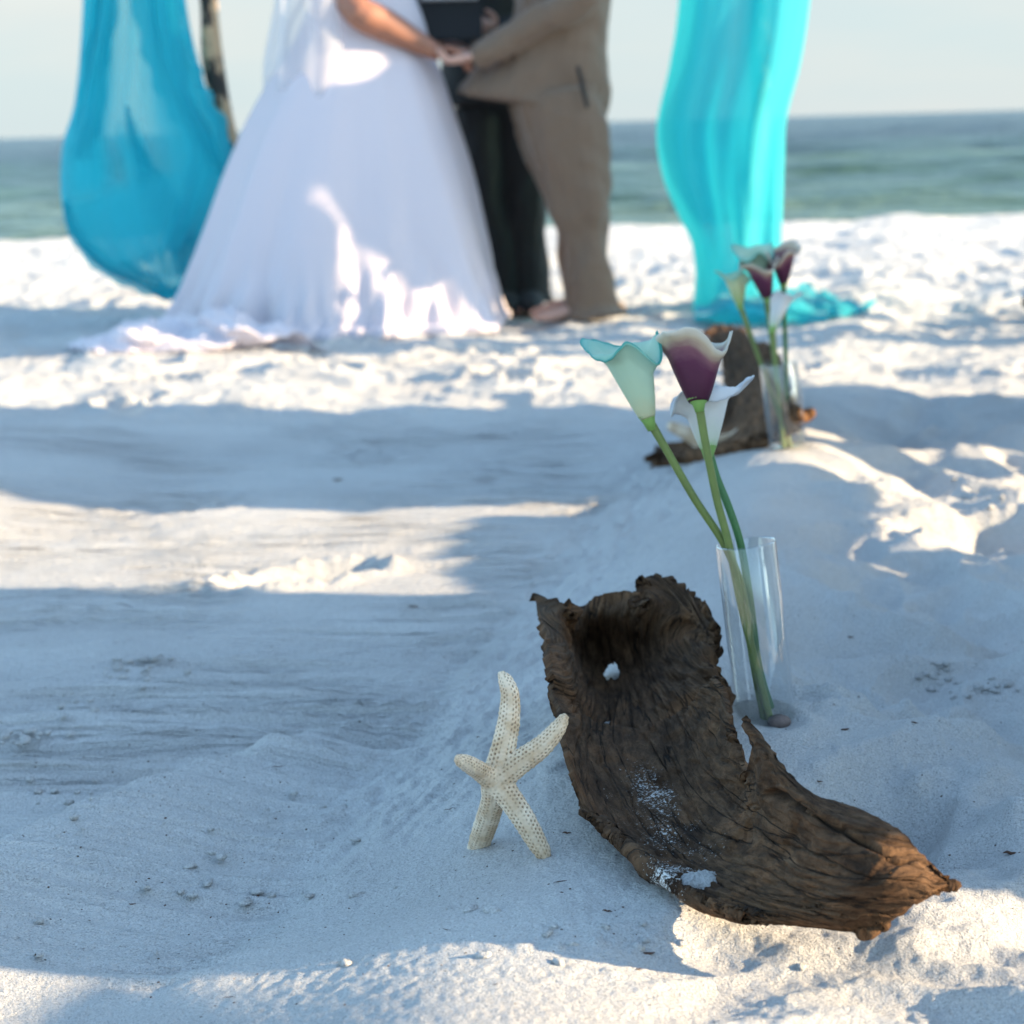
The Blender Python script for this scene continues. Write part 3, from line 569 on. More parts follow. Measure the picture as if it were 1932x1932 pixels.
def gnarly(name, rows, m, parent=None, su=16, sv=22, thick=0.011, rim=0.010, amp=1.0, seed=0, hole=None, dust=None, lumps=0.0, jag=0.0, grooves=()):
    ctrl = px_ctrl(rows); p = surf(ctrl, su, sv); nu, nv = p.shape[:2]
    U, V = np.meshgrid(np.linspace(0, 1, nu), np.linspace(0, 1, nv), indexing='ij')
    du = np.gradient(p, axis=0); dv = np.gradient(p, axis=1)
    # arc-length coordinates so that the grain keeps one scale
    lu = np.cumsum(np.linalg.norm(du, axis=2), 0) ; lv = np.cumsum(np.linalg.norm(dv, axis=2), 1); lv = lv - lv[:, nv // 2][:, None]
    lum = lu.mean(1)[:, None] + 0 * lu
    # ragged outline
    e = np.minimum(V, 1 - V); eu = np.minimum(U, 1 - U)
    rag = fbm(lum * 24, V * 3, 3, seed + 1) * np.exp(-(e / 0.05) ** 2)
    ragu = fbm(lv * 38, U * 3, 3, seed + 2) * np.exp(-(eu / 0.05) ** 2)
    n = grid_normals(p); tv = dv / (np.linalg.norm(dv, axis=2, keepdims=True) + 1e-9); tu = du / (np.linalg.norm(du, axis=2, keepdims=True) + 1e-9)
    p = p + tv * (rag * rim * amp)[..., None] + tu * (ragu * rim * 1.3 * amp)[..., None]
    wl_ = 1 + 0.7 * np.exp(-(e / 0.10) ** 2)
    ck = ss(-0.05, 0.25, gn(lum * 5, lv * 16, seed + 16))
    wob = 0.9 * gn(lum * 14, lv * 10, seed + 4)
    d = 0.0021 * fbm(lum * 6, lv * 12, 3, seed + 3) * wl_ + 0.0011 * gn(lum * 10, lv * 75, seed + 5)
    d = d - 0.0022 * ck * np.exp(-(gn(lum * 4.5, lv * 32 + wob, seed + 6) / 0.04) ** 2)
    d = d - 0.0030 * ss(0.28, 0.5, gn(lum * 22, lv * 26, seed + 17)) * ss(0.04, 0.16, e)
    d = d + 0.0006 * gn(lum * 60, lv * 160, seed + 7) + 0.0005 * gn(lum * 160, lv * 240, seed + 8)
    tr_ = gn(lum * 3.0, lv * 24, seed + 50); d = d + 0.0060 * (np.floor(tr_ * 3.0 + 0.25 * gn(lum * 40, lv * 60, seed + 51)) / 3.0 - tr_ * 0.5) * ss(0.0, 0.10, e)
    if lumps: d = d + lumps * ss(0.45, 0.8, V) * (gn(lum * 26, lv * 30, seed + 18) + 0.5 * gn(lum * 55, lv * 60, seed + 19)) + lumps * 0.6 * np.exp(-(U / 0.16) ** 2) * gn(lum * 30, lv * 34, seed + 20)
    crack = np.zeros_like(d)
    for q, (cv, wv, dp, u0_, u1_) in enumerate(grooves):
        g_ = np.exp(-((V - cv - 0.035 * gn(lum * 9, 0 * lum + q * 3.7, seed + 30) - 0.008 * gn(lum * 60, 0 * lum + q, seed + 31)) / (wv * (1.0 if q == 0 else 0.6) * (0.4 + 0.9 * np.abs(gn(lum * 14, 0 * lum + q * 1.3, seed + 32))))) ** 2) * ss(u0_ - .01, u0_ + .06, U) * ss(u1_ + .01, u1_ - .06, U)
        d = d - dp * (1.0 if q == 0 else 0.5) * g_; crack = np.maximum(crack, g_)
    if jag:
        p = p + tu * (jag * (fbm(V * 9, 0 * V + 2.2, 3, seed + 40) - 0.1) * ss(0.90, 1.0, U))[..., None] + tv * (jag * 0.45 * fbm(lum * 30, 0 * V, 3, seed + 41) * ss(0.06, 0.0, V) * ss(0.55, 0.7, U))[..., None]
    p = p + n * (d * amp)[..., None]
    uv = np.stack([lum * 6, lv * 6], -1)
    o = grid_mesh(name, p, m, parent, uv)
    me = o.data
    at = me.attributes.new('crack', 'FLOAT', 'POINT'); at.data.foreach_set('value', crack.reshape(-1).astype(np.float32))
    if dust:
        dd = np.zeros((nu, nv))
        for (cu, cv, ru, rv, s) in dust: dd = np.maximum(dd, s * np.exp(-((U - cu) / ru) ** 2 - ((V - cv) / rv) ** 2))
        at = me.attributes.new('dust', 'FLOAT', 'POINT'); at.data.foreach_set('value', dd.reshape(-1).astype(np.float32))
    if hole:
        kill = np.zeros((nu, nv), bool)
        for (cu, cv, ru, rv) in hole: kill |= (((U - cu) / ru) ** 2 + ((V - cv) / rv) ** 2 + 0.45 * gn(lum * 90, lv * 90, 77)) < 1
        bm = bmesh.new(); bm.from_mesh(me); bm.verts.ensure_lookup_table(); k = kill.reshape(-1)
        bmesh.ops.delete(bm, geom=[v for v in bm.verts if k[v.index]], context='VERTS'); bm.to_mesh(me); bm.free()
    s = o.modifiers.new('thick', 'SOLIDIFY'); s.thickness = thick; pn = np.empty(len(me.polygons) * 3, np.float32); me.polygons.foreach_get('normal', pn); pn = pn.reshape(-1, 3).mean(0); cc = p.reshape(-1, 3).mean(0)
    s.offset = -1.0 if np.dot(pn, np.array([0, 0, CAMH]) - cc) > 0 else 1.0
    return o
rows_a = [[(px, py, max(0.004, h * (1.0 if k < 3 else 0.78))) for k, (px, py, h) in enumerate(r)] for r in rows_a]
rows = [[(px, py, h * (0.95 if k < 3 else 1)) for k, (px, py, h) in enumerate(r)] if i < 6 else r for i, r in enumerate(rows)]
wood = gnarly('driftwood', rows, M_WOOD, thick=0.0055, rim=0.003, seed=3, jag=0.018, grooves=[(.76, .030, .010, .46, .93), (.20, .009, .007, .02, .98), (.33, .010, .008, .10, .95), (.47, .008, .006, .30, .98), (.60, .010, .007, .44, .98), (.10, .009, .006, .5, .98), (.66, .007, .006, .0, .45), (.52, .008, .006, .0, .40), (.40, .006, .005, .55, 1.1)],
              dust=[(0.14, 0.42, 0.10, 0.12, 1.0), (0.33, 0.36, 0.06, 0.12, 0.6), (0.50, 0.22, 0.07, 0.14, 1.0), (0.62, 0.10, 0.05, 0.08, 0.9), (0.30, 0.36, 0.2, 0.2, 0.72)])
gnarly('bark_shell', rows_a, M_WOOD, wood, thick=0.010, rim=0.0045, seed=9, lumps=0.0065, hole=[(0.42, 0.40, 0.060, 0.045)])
tag(wood, 'dark brown hollow trough of driftwood lying in front of the nearest glass vase', 'driftwood', 'driftwood pieces along the aisle')
# sand heaped on the wood
def heap(name, px, py, h, rx, ry, hh, label=None, seed=0, parent=None):
    c = on(px, py, h); n = 44; bm = bmesh.new(); vs = []
    A = np.linspace(0, 1, 20)
    cv = bm.verts.new((c.x, c.y, c.z + hh))
    ring0 = None
    for i, r in enumerate(A[1:]):
        ring = []
        for k in range(n):
            a = 2 * math.pi * k / n; w = 1 + 0.45 * float(fbm(math.cos(a) * 1.3, math.sin(a) * 1.3, 4, seed))
            x = rx * r * w * math.cos(a); y = ry * r * w * math.sin(a); x += 0.45 * y
            z = c.z + hh * (1 - r ** 1.6) * (1 + 0.5 * float(gn(x * 90, y * 90, seed))) + 0.0014 * float(gn(x * 260, y * 260, seed + 1)) - 0.006 * (r ** 8)
            ring.append(bm.verts.new((c.x + x, c.y + y, z)))
        for k in range(n):
            if ring0 is None: bm.faces.new((cv, ring[k], ring[(k + 1) % n]))
            else: bm.faces.new((ring0[k], ring[k], ring[(k + 1) % n], ring0[(k + 1) % n]))
        ring0 = ring
    o = obj(name, bm, M_SAND, parent); return o
hp = heap('sand_heap', 1318, 1656, 0.018, 0.017, 0.022, 0.0035, seed=4)
tag(hp, 'small heap of white sand caught on the lower lip of the near driftwood', None, None, 'stuff')

# ------------------------------------------------------------------ starfish
def starfish(name, arms, Yc, voxel, label, pscale=1.0, group='starfish leaning in the sand'):
    bm = bmesh.new(); lines = []
    for arm in arms:
        pts = [P(px, py, Yc + dy) for (px, py, r, dy) in arm]; k = Yc / FPX * 1.22
        tube(bm, pts, [r * k for (_, _, r, _) in arm], 18, 5, 0.78)
        rw = cr_pts([(*p, r[2] * k) for p, r in zip(pts, arm)], 10); lines.append(rw)
    o = fuse(name, bm, M_STAR, None, voxel, 5)
    me = o.data; v = verts(me); n = normals(me)
    best = np.full(len(v), 1e9); pit = np.zeros(len(v)); tip = np.zeros(len(v))
    for ai, rw in enumerate(lines):
        seg = np.cumsum(np.r_[0, np.linalg.norm(np.diff(rw[:, :3], axis=0), axis=1)])
        dd = np.linalg.norm(v[:, None, :] - rw[None, :, :3], axis=2) / (rw[None, :, 3] + 0.003)
        j = dd.argmin(1); m = dd.min(1)
        T = np.gradient(rw[:, :3], axis=0); T /= np.linalg.norm(T, axis=1, keepdims=True)
        s = seg[j] + ((v - rw[j, :3]) * T[j]).sum(1)
        yax = np.array([0, -1.0, 0]); A = np.cross(T[j], yax); A /= np.linalg.norm(A, axis=1, keepdims=True) + 1e-9; B = np.cross(A, T[j])
        off = v - rw[j, :3]; ph = np.arctan2((off * A).sum(1), (off * B).sum(1))
        rr = rw[j, 3]; w = ph * 0.0085; sp = 0.0043 * pscale
        row = np.round(w / (0.0032 * pscale)); ss_ = s + (row % 2) * sp * 0.5 + 0.0006 * gn(row * 3.3, s * 200, 5)
        c1 = np.cos(2 * np.pi * ss_ / sp); c2 = np.cos(2 * np.pi * w / (0.0032 * pscale))
        q = ss(0.15, 0.8, c1 * 0.5 + c2 * 0.5) * ss(0.002, 0.012, s) 
        q *= 0.7 + 0.3 * ss(-0.3, 0.3, gn(s * 60, ph * 1.5, 6 + ai))
        q *= ss(0.15, 0.5, np.abs(ph))  # smooth midline
        mm = m < best; pit[mm] = q[mm]; best[mm] = m[mm]
    kn = gn(v[:, 0] * 420, v[:, 2] * 420 + v[:, 1] * 300, 9)
    setv(me, v + n * (-0.0011 * pit + 0.0006 * kn)[:, None] * pscale)
    at = me.attributes.new('pit', 'FLOAT', 'POINT'); at.data.foreach_set('value', (pit * 0.95).astype(np.float32))
    return tag(o, label, 'starfish', group)
gs = on(1030, 1618); YS = gs.y + 0.02
starfish('starfish', [
    [(935,1472,25,0),(948,1420,21,0),(960,1360,18.5,.005),(962,1310,15.5,.012),(953,1283,12,.018),(948,1275,9,.02)],
    [(935,1472,25,0),(978,1440,21,-.005),(1020,1410,18,-.01),(1048,1380,14.5,-.012),(1060,1362,11,-.01),(1063,1356,9,-.01)],
    [(935,1472,24,0),(908,1456,17,-.012),(885,1442,14.5,-.03),(870,1434,11.5,-.04),(866,1432,9,-.042)],
    [(935,1472,25,0),(960,1504,21,-.004),(985,1540,19.5,-.01),(1008,1580,17.5,-.014),(1024,1608,14,-.016),(1029,1618,10,-.016)],
    [(935,1472,25,0),(930,1510,20,.012),(920,1545,20,.03),(908,1580,19,.05),(895,1610,15,.075)]],
    YS, 0.0009, 'cream starfish standing upright in the sand beside the near driftwood')

# ------------------------------------------------------------------ vases and calla lilies
def vase(p0, p1, r, label, n=48):
    """open glass cylinder between two points of its axis"""
    ax = (p1 - p0); Lh = ax.length; q = ax.to_track_quat('Z', 'Y'); t = 0.0019
    prof = [(0, 0), (r - 0.003, 0), (r - 0.0006, 0.0012), (r, 0.004), (r, Lh - 0.002), (r - 0.0009, Lh), (r - t + 0.0009, Lh), (r - t, Lh - 0.002), (r - t, 0.014), (r - t - 0.004, 0.010), (0, 0.009)]
    bm = bmesh.new(); rings = []
    for (a, z) in prof:
        if a == 0: rings.append([bm.verts.new(p0 + q @ Vector((0, 0, z)))])
        else: rings.append([bm.verts.new(p0 + q @ Vector((a * math.cos(2 * math.pi * k / n), a * math.sin(2 * math.pi * k / n), z))) for k in range(n)])
    for a, b in zip(rings, rings[1:]):
        for k in range(n):
            if len(a) == 1: bm.faces.new((a[0], b[k], b[(k + 1) % n]))
            elif len(b) == 1: bm.faces.new((a[k], a[(k + 1) % n], b[0]))
            else: bm.faces.new((a[k], a[(k + 1) % n], b[(k + 1) % n], b[k]))
    o = obj('glass_vase', bm, M_GLASS)
    return tag(o, label, 'vase', 'glass vases along the aisle')
def lily(stem_px, Y, dys, flower, m, stem_m, label, group, rs=0.0042):
    """stem_px from bloom to foot; flower = (axis_to_px, length, radius, tip_angle, roll, open)"""
    pts = [P(px, py, Y + dy) for (px, py), dy in zip(stem_px, dys)]
    root = thing('calla_lily', pts[-1], 0, label, 'flower', group); off = -pts[-1]
    loc = [p + off for p in pts]
    bm = bmesh.new(); tube(bm, loc, [rs * 1.15] + [rs] * (len(loc) - 1), 12, 8); obj('stem', bm, stem_m, root)
    (ax, ay, dyy, Lf, Rf, tipa, lean, gap) = flower
    top = P(ax, ay, Y + dyy) + off; a = (top - loc[0]).normalized()
    # frame: e1 to the right in the picture, e2 away from the camera
    e1 = Vector((1, 0, 0)); e1 = (e1 - a * e1.dot(a)).normalized(); e2 = a.cross(e1) * -1
    e2 = e2 if e2.y > 0 else -e2
    base = loc[0]
    bmc = bmesh.new(); cl = Lf * 0.20
    loft(bmc, [(base - a * cl * 0.75, e1 * rs * 1.05, e2 * rs * 1.05), (base - a * cl * 0.2, e1 * rs * 1.6, e2 * rs * 1.6), (base + a * cl * 0.15, e1 * Rf * 0.245, e2 * Rf * 0.245), (base + a * cl * 0.45, e1 * Rf * 0.275, e2 * Rf * 0.275), (base + a * cl * 0.50, e1 * Rf * 0.22, e2 * Rf * 0.22)], 20)
    obj('calyx', bmc, M_CALYX, root)
    nt_, nv = 120, 44; th = np.linspace(0, 1, nt_); vv = np.linspace(0, 1, nv); T, V = np.meshgrid(th, vv, indexing='ij')
    ang = tipa + math.pi + gap + T * (2 * math.pi - 2 * gap + 0.9)        # the overlap lies opposite the tip
    dt = np.abs(((ang - tipa + math.pi) % (2 * math.pi)) - math.pi)      # 0 at the tip
    tipf = np.exp(-(dt / 0.42) ** 2); side = np.exp(-((dt - 1.5) / 0.75) ** 2); front = ss(2.2, 3.1, dt)
    flare = ss(0.62, 1.0, V)
    rad = Rf * (0.20 + 0.56 * V ** 0.85 + lean * 0.30 * np.sin(flare * 1.9) * (1 + 0.2 * side) + 0.12 * tipf * flare ** 2) * (1 + 0.05 * (T - 0.5)) 
    hgt = Lf * (V * (1 - 0.34 * front + 0.10 * (1 - dt / math.pi)) - lean * 0.26 * flare ** 3 * (1 - tipf * 0.3) * (0.5 + side) + 0.12 * tipf * flare ** 2)
    rad = rad * (1 + 0.05 * np.sin(ang * 3 + 1) * V + 0.03 * gn(ang * 2.2, V * 3 + Rf * 900, 70) * V); hgt = hgt + 0.0022 * np.sin(ang * 5 + 2) * flare + 0.0016 * gn(ang * 5, 0 * ang + Rf * 500, 71) * flare
    curl = (tipf * ss(0.86, 1.0, V)); rad = rad + Rf * 0.12 * curl; hgt = hgt - Lf * 0.10 * curl
    pos = np.array(base)[None, None] + hgt[..., None] * np.array(a) + (rad * np.cos(ang))[..., None] * np.array(e1) + (rad * np.sin(ang))[..., None] * np.array(e2)
    sp = grid_mesh('spathe', pos, m, root, np.stack([T, V], -1))
    sd_ = sp.modifiers.new('t', 'SOLIDIFY'); sd_.thickness = 0.0010; sd_.offset = 0
    bms = bmesh.new(); tube(bms, [base + a * Lf * 0.1, base + a * Lf * 0.35, base + a * Lf * 0.6], [0.004, 0.0042, 0.003], 10, 4); obj('spadix', bms, M_SPADIX, root)
    return root
vb = on(1446, 1380, -0.012, H=base_h); YV = vb.y
v0 = P(1448, 1384, YV); v1 = P(1407, 1023, YV + 0.005)
vase(v0, v1, 58.5 * YV / FPX, 'clear glass cylinder vase behind the near driftwood')
G1 = 'calla lilies in the near vase'
lily([(1222,788),(1258,850),(1310,940),(1368,1030),(1402,1120),(1420,1240),(1444,1368)], YV, [-.0,-.0,0,.0,-.005,-.008,-.008],
     (1176, 655, 0.01, 0.094, 0.038, math.pi - 0.7, 0.75, 0.0), M_PT, M_STEM, 'teal and pale green calla lily, leftmost in the near vase', G1)
lily([(1318,758),(1330,830),(1352,940),(1376,1030),(1398,1140),(1428,1260),(1456,1370)], YV, [-.012,-.012,-.01,-.01,-.012,-.016,-.016],
     (1306, 640, 0.012, 0.074, 0.047, math.pi * 0.72, 0.30, 0.0), M_PP, M_STEM, 'plum calla lily with a cream rim in the near vase', G1)
lily([(1336,848),(1352,900),(1376,960),(1398,1030),(1416,1140),(1432,1260),(1466,1372)], YV, [.022,.02,.014,.01,.012,.01,.008],
     (1334, 700, 0.045, 0.076, 0.036, 0.05, 1.2, 0.0), M_PW, M_STEM2, 'white calla lily behind the plum one in the near vase', G1)
# ------------------------------------------------------------------ second group along the aisle
YW2 = on(1480, 845).y
rows2 = [
 [(1332,622,.17),(1350,612,.175),(1388,618,.17),(1412,646,.155),(1442,654,.15),(1470,690,.13)],
 [(1340,640,.155),(1368,652,.145),(1398,668,.13),(1424,678,.125),(1452,692,.12),(1478,720,.11)],
 [(1360,672,.13),(1385,697,.11),(1410,712,.10),(1434,717,.10),(1460,725,.105),(1490,752,.095)],
 [(1368,715,.10),(1388,745,.075),(1412,760,.065),(1440,762,.07),(1470,768,.075),(1502,788,.07)],
 [(1366,762,.07),(1382,788,.04),(1404,805,.03),(1434,808,.033),(1466,804,.04),(1500,805,.045)],
 [(1330,802,.045),(1348,825,.022),(1376,838,.012),(1408,838,.012),(1440,828,.020),(1470,820,.028)],
 [(1262,836,.03),(1290,848,.015),(1330,856,.006),(1365,852,.006),(1390,844,.01),(1410,838,.012)],
 [(1226,858,.025),(1245,868,.010),(1270,870,.006),(1292,866,.006),(1310,858,.007),(1325,850,.008)]]
w2 = gnarly('driftwood', rows2, M_WOOD2, su=14, sv=18, thick=0.012, rim=0.014, amp=1.6, seed=40)
bm = bmesh.new(); tube(bm, [on(1500, 792, .05), on(1518, 785, .05), on(1528, 780, .055)], [0.012, 0.014, 0.012], 10, 4)
obj('branch_stub', bm, M_WOOD2, w2)
tag(w2, 'brown knotty driftwood farther up the aisle beside the second vase', 'driftwood', 'driftwood pieces along the aisle')
V2 = YW2
vase(P(1487, 850, V2), P(1469, 684, V2), 0.036, 'clear glass cylinder vase beside the farther driftwood')
G2 = 'calla lilies in the farther vase'
def stemline(x0, y0, x1, y1): return [(x0 + (x1 - x0) * t, y0 + (y1 - y0) * t) for t in (0, .25, .5, .75, 1)]
lily(stemline(1396,575,1492,842), V2, [0]*5, (1382, 512, 0.0, 0.072, 0.029, math.pi, 0.8, 0), M_PC, M_STEM, 'pale cream green calla lily, leftmost in the farther vase', G2)
lily(stemline(1448,562,1480,842), V2, [-.01]*5, (1428, 480, 0.0, 0.078, 0.040, math.pi * .6, 0.6, 0), M_PP, M_STEM, 'plum calla lily facing the camera in the farther vase', G2)
lily(stemline(1478,535,1488,842), V2, [.015]*5, (1476, 462, 0.01, 0.072, 0.036, math.pi * .3, 0.6, 0), M_PP, M_STEM2, 'dusky plum calla lily at the top right of the farther vase', G2)
lily(stemline(1458,620,1478,842), V2, [-.02]*5, (1480, 550, 0.0, 0.078, 0.027, 0.2, 0.7, 0), M_PW, M_STEM, 'white calla lily hanging lowest in the farther vase', G2)
lily(stemline(1440,530,1484,842), V2, [.03]*5, (1418, 460, 0.02, 0.075, 0.034, math.pi * .8, 0.9, 0), M_PT, M_STEM2, 'dark teal calla lily at the back of the farther vase', G2)
YS2 = on(1330, 862).y - 0.02
starfish('starfish', [
    [(1335,838,17,0),(1316,828,14,0),(1294,816,12,0),(1268,805,9,0)],
    [(1335,838,17,0),(1360,836,14,0),(1382,829,12,0),(1396,818,10,0)],
    [(1335,838,14,0),(1330,820,10,.03),(1324,806,7,.05)],
    [(1335,838,15,0),(1322,850,11,-.01),(1312,862,8,-.01)],
    [(1335,838,15,0),(1350,850,11,-.01),(1362,862,8,-.01)]],
    YS2, 0.0022, 'pale starfish lying against the farther driftwood', 1.4)

# ------------------------------------------------------------------ arch: poles, beam, drapes
YA = 8.05
def pole(x0, y0, x1, y1, Y, label, ztop=2.35, r=0.036):
    a = P(x0, y0, Y); b = P(x1, y1, Y); d = (b - a); 
    d = d / d.z
    bot = a + d * (hz_(a.x, Y) - 0.05 - a.z); top = a + d * (ztop - a.z)
    bm = bmesh.new(); pts = []; n = 12
    for i in range(n + 1):
        t = i / n; p = bot.lerp(top, t); pts.append(p + Vector((0.012 * math.sin(i * 1.7 + x0), 0.01 * math.cos(i * 2.3), 0)))
    tube(bm, pts, [r * (1.1 - 0.2 * i / n + 0.10 * math.sin(i * 2.9)) for i in range(n + 1)], 14, 5)
    o = obj('pole', bm, M_BARK); return tag(o, label, 'pole', 'poles of the wedding arch'), top
_, ptl = pole(392, 0, 425, 250, YA, 'crooked pole of peeling bark standing left of the bride')
_, ptr = pole(1440, 0, 1425, 250, YA + 0.10, 'pole of peeling bark behind the right turquoise drape')
bm = bmesh.new(); tube(bm, [ptl + Vector((-0.25, 0, 0)), (ptl + ptr) / 2 + Vector((0, 0, 0.03)), ptr + Vector((0.25, 0, 0))], [0.032, 0.030, 0.028], 14, 8)
tag(obj('crossbeam', bm, M_BARK), 'bark covered beam across the top of the wedding arch', 'beam')

def drape(name, left, right, Yc, depth, folds, sheer, seed):
    """left/right: (px,py) outlines from above the frame downward; a hollow bag of cloth with deep folds"""
    L_ = cr_pts(left, 14); R_ = cr_pts(right, 14); n = len(L_); nt_ = 260
    out = np.zeros((nt_, n, 3))
    for i in range(n):
        a = np.array(P(L_[i][0], L_[i][1], Yc)); b = np.array(P(R_[i][0], R_[i][1], Yc)); c = (a + b) / 2; h = (b - a) / 2
        v = i / (n - 1)
        t = np.linspace(0, 2 * np.pi, nt_, endpoint=False)
        hw = np.linalg.norm(h)
        co, si = np.cos(t), np.sin(t)
        fo = 1 + 0 * t
        fx = 0.50 * gn(co * folds + 3 * seed + 1.2 * v, si * folds * 0.7 + 1.6 * v, seed) + 0.16 * gn(co * folds * 2.3 + v * 1.5, si * folds * 2 + 3.5 * v, seed + 1)
        rr = 1 + fx * 0.9 * np.minimum(1, np.abs(si) + 0.12)
        out[:, i, :] = c[None] + (co * (1 - 0.0) * (1 + 0.10 * fx))[:, None] * h[None]
        out[:, i, 1] += si * min(depth, hw * 0.8) * rr
    U_, V_ = np.meshgrid(np.abs(np.linspace(-1, 1, nt_)), np.linspace(0, 1, n), indexing='ij'); o = grid_mesh(name, out, M_TURQ, None, np.stack([U_ + seed, V_ + 0.3 * seed], -1), True)
    T_, V_ = np.meshgrid(np.cos(np.linspace(0, 2 * np.pi, nt_, endpoint=False)), np.linspace(0, 1, n), indexing='ij')
    at = o.data.attributes.new('sheer', 'FLOAT', 'POINT'); at.data.foreach_set('value', np.clip(sheer(T_, V_), 0, 1).reshape(-1).astype(np.float32)); return o
def sheer_left(s, v):
    g = lambda c, w: np.exp(-((s - c) / w) ** 2)
    lo = ss(.50, .62, v)
    dense = np.maximum(g(-.72 + .1 * v, .20) * (1 - lo), g(.42 + .25 * v, .30) * (1 - .6 * ss(.7, .8, v)))      # the two gathered bands above
    dense = np.maximum(dense, .9 * g(-.12 + .5 * (v - .45), .10) * ss(.36, .44, v))                            # a crease in the middle
    dense = np.maximum(dense, .80 * ss(.50, .58, v) * ss(.86, .78, v)); dense = np.maximum(dense, ss(.90, .95, v))
    dense = np.maximum(dense, g(.2 + 1.6 * (.86 - v), .16) * ss(.6, .7, v)); dense = np.maximum(dense, np.exp(-((np.abs(s) - 1) / .10) ** 2))
    return .95 - .95 * dense
def sheer_right(s, v):
    g = lambda c, w: np.exp(-((s - c) / w) ** 2)
    return .12 + .55 * ss(.2, 1.0, s) * ss(.62, .40, v) + .30 * g(-.05 - .2 * v, .12)
dl = drape('drape', [(150,-560),(165,-300),(160,0),(146,180),(122,270),(117,350),(126,420),(160,478),(205,515),(262,540),(305,566)],
           [(310,-560),(305,-300),(348,0),(372,110),(400,200),(432,262),(428,330),(408,392),(378,450),(352,520),(338,566)], YA - 0.05, 0.16, 1.7, sheer_left, 3)
tag(dl, 'billowing turquoise chiffon drape left of the bride', 'drape', 'turquoise drapes of the wedding arch')
def cloth_fold(parent, pts, w, seed, dy=-.17):
    q = cr_pts([(*P(px, py, YA + dy), r_ * YA / FPX) for (px, py), r_ in zip(pts, w)], 10); k = np.linspace(-1, 1, 40); out = np.zeros((40, len(q), 3))
    tx = np.gradient(q[:, :3], axis=0); tx /= np.linalg.norm(tx, axis=1, keepdims=True); sd_ = np.cross(tx, np.array([0, 1.0, 0])); sd_ /= np.linalg.norm(sd_, axis=1, keepdims=True)
    for i in range(len(q)):
        out[:, i] = q[i, :3] + k[:, None] * sd_[i] * q[i, 3] * (1 + .12 * math.sin(i * .9 + seed))
        out[:, i, 1] += .022 * np.sin(k * 7 + i * .10 + seed) + .020 * gn(k * 3 + seed, 0 * k + i * .07, seed) + .05 * k * k
    return grid_mesh('cloth_fold', out, M_FOLD, parent)
cloth_fold(dl, [(200,-560),(198,-250),(192,0),(176,120),(166,220),(150,300)], [26,26,27,26,24,12], 1)
cloth_fold(dl, [(268,-560),(275,-250),(292,0),(318,110),(352,190),(392,255),(422,330)], [34,36,42,44,42,36,14], 2)
cloth_fold(dl, [(238,200),(250,270),(285,350),(330,430),(345,520)], [3,12,26,30,14], 3, -.15)
cloth_fold(dl, [(122,380),(140,440),(190,498),(262,532),(322,562)], [6,14,18,22,12], 4, -.14)
dr = drape('drape', [(1300,-560),(1305,-300),(1285,0),(1268,120),(1244,235),(1254,330),(1284,410),(1304,455),(1312,510),(1310,560),(1308,596)],
           [(1560,-560),(1560,-300),(1530,0),(1513,120),(1488,220),(1482,300),(1478,380),(1475,450),(1474,510),(1478,560),(1486,600)], YA - 0.1, 0.15, 1.5, sheer_right, 8)
tag(dr, 'bright turquoise chiffon drape falling to the sand right of the groom', 'drape', 'turquoise drapes of the wedding arch')
def pool(name, rows, parent, m, amp, seed, sub=12):
    c = np.array([[tuple(on(px, py, h)) for (px, py, h) in r] for r in rows]); p = surf(c, sub, sub)
    p[..., 2] += amp * np.maximum(-0.4, fbm(p[..., 0] * 9 + p[..., 1] * 4, p[..., 1] * 7, 3, seed))
    g = H(p[..., 0], p[..., 1]) + 0.006; p[..., 2] = np.maximum(p[..., 2], g)
    U_, V_ = np.meshgrid(np.linspace(0, 1, p.shape[0]), np.linspace(0, 1, p.shape[1]), indexing='ij'); o = grid_mesh(name, p, m, parent, np.stack([U_, V_], -1)); return o
pool('cloth_tail', [[(1312,575,.06),(1380,566,.07),(1440,556,.07),(1490,548,.06),(1530,548,.04),(1560,556,.03)],
                    [(1310,588,.05),(1380,588,.05),(1440,582,.05),(1500,570,.05),(1570,566,.04),(1610,570,.02)],
                    [(1310,600,.01),(1380,604,.02),(1440,604,.03),(1500,596,.03),(1580,584,.03),(1652,580,.01)],
                    [(1316,606,.0),(1385,612,.0),(1440,614,.01),(1500,608,.01),(1570,600,.01),(1630,588,.0)]], dr, M_TURQ, 0.035, 9)

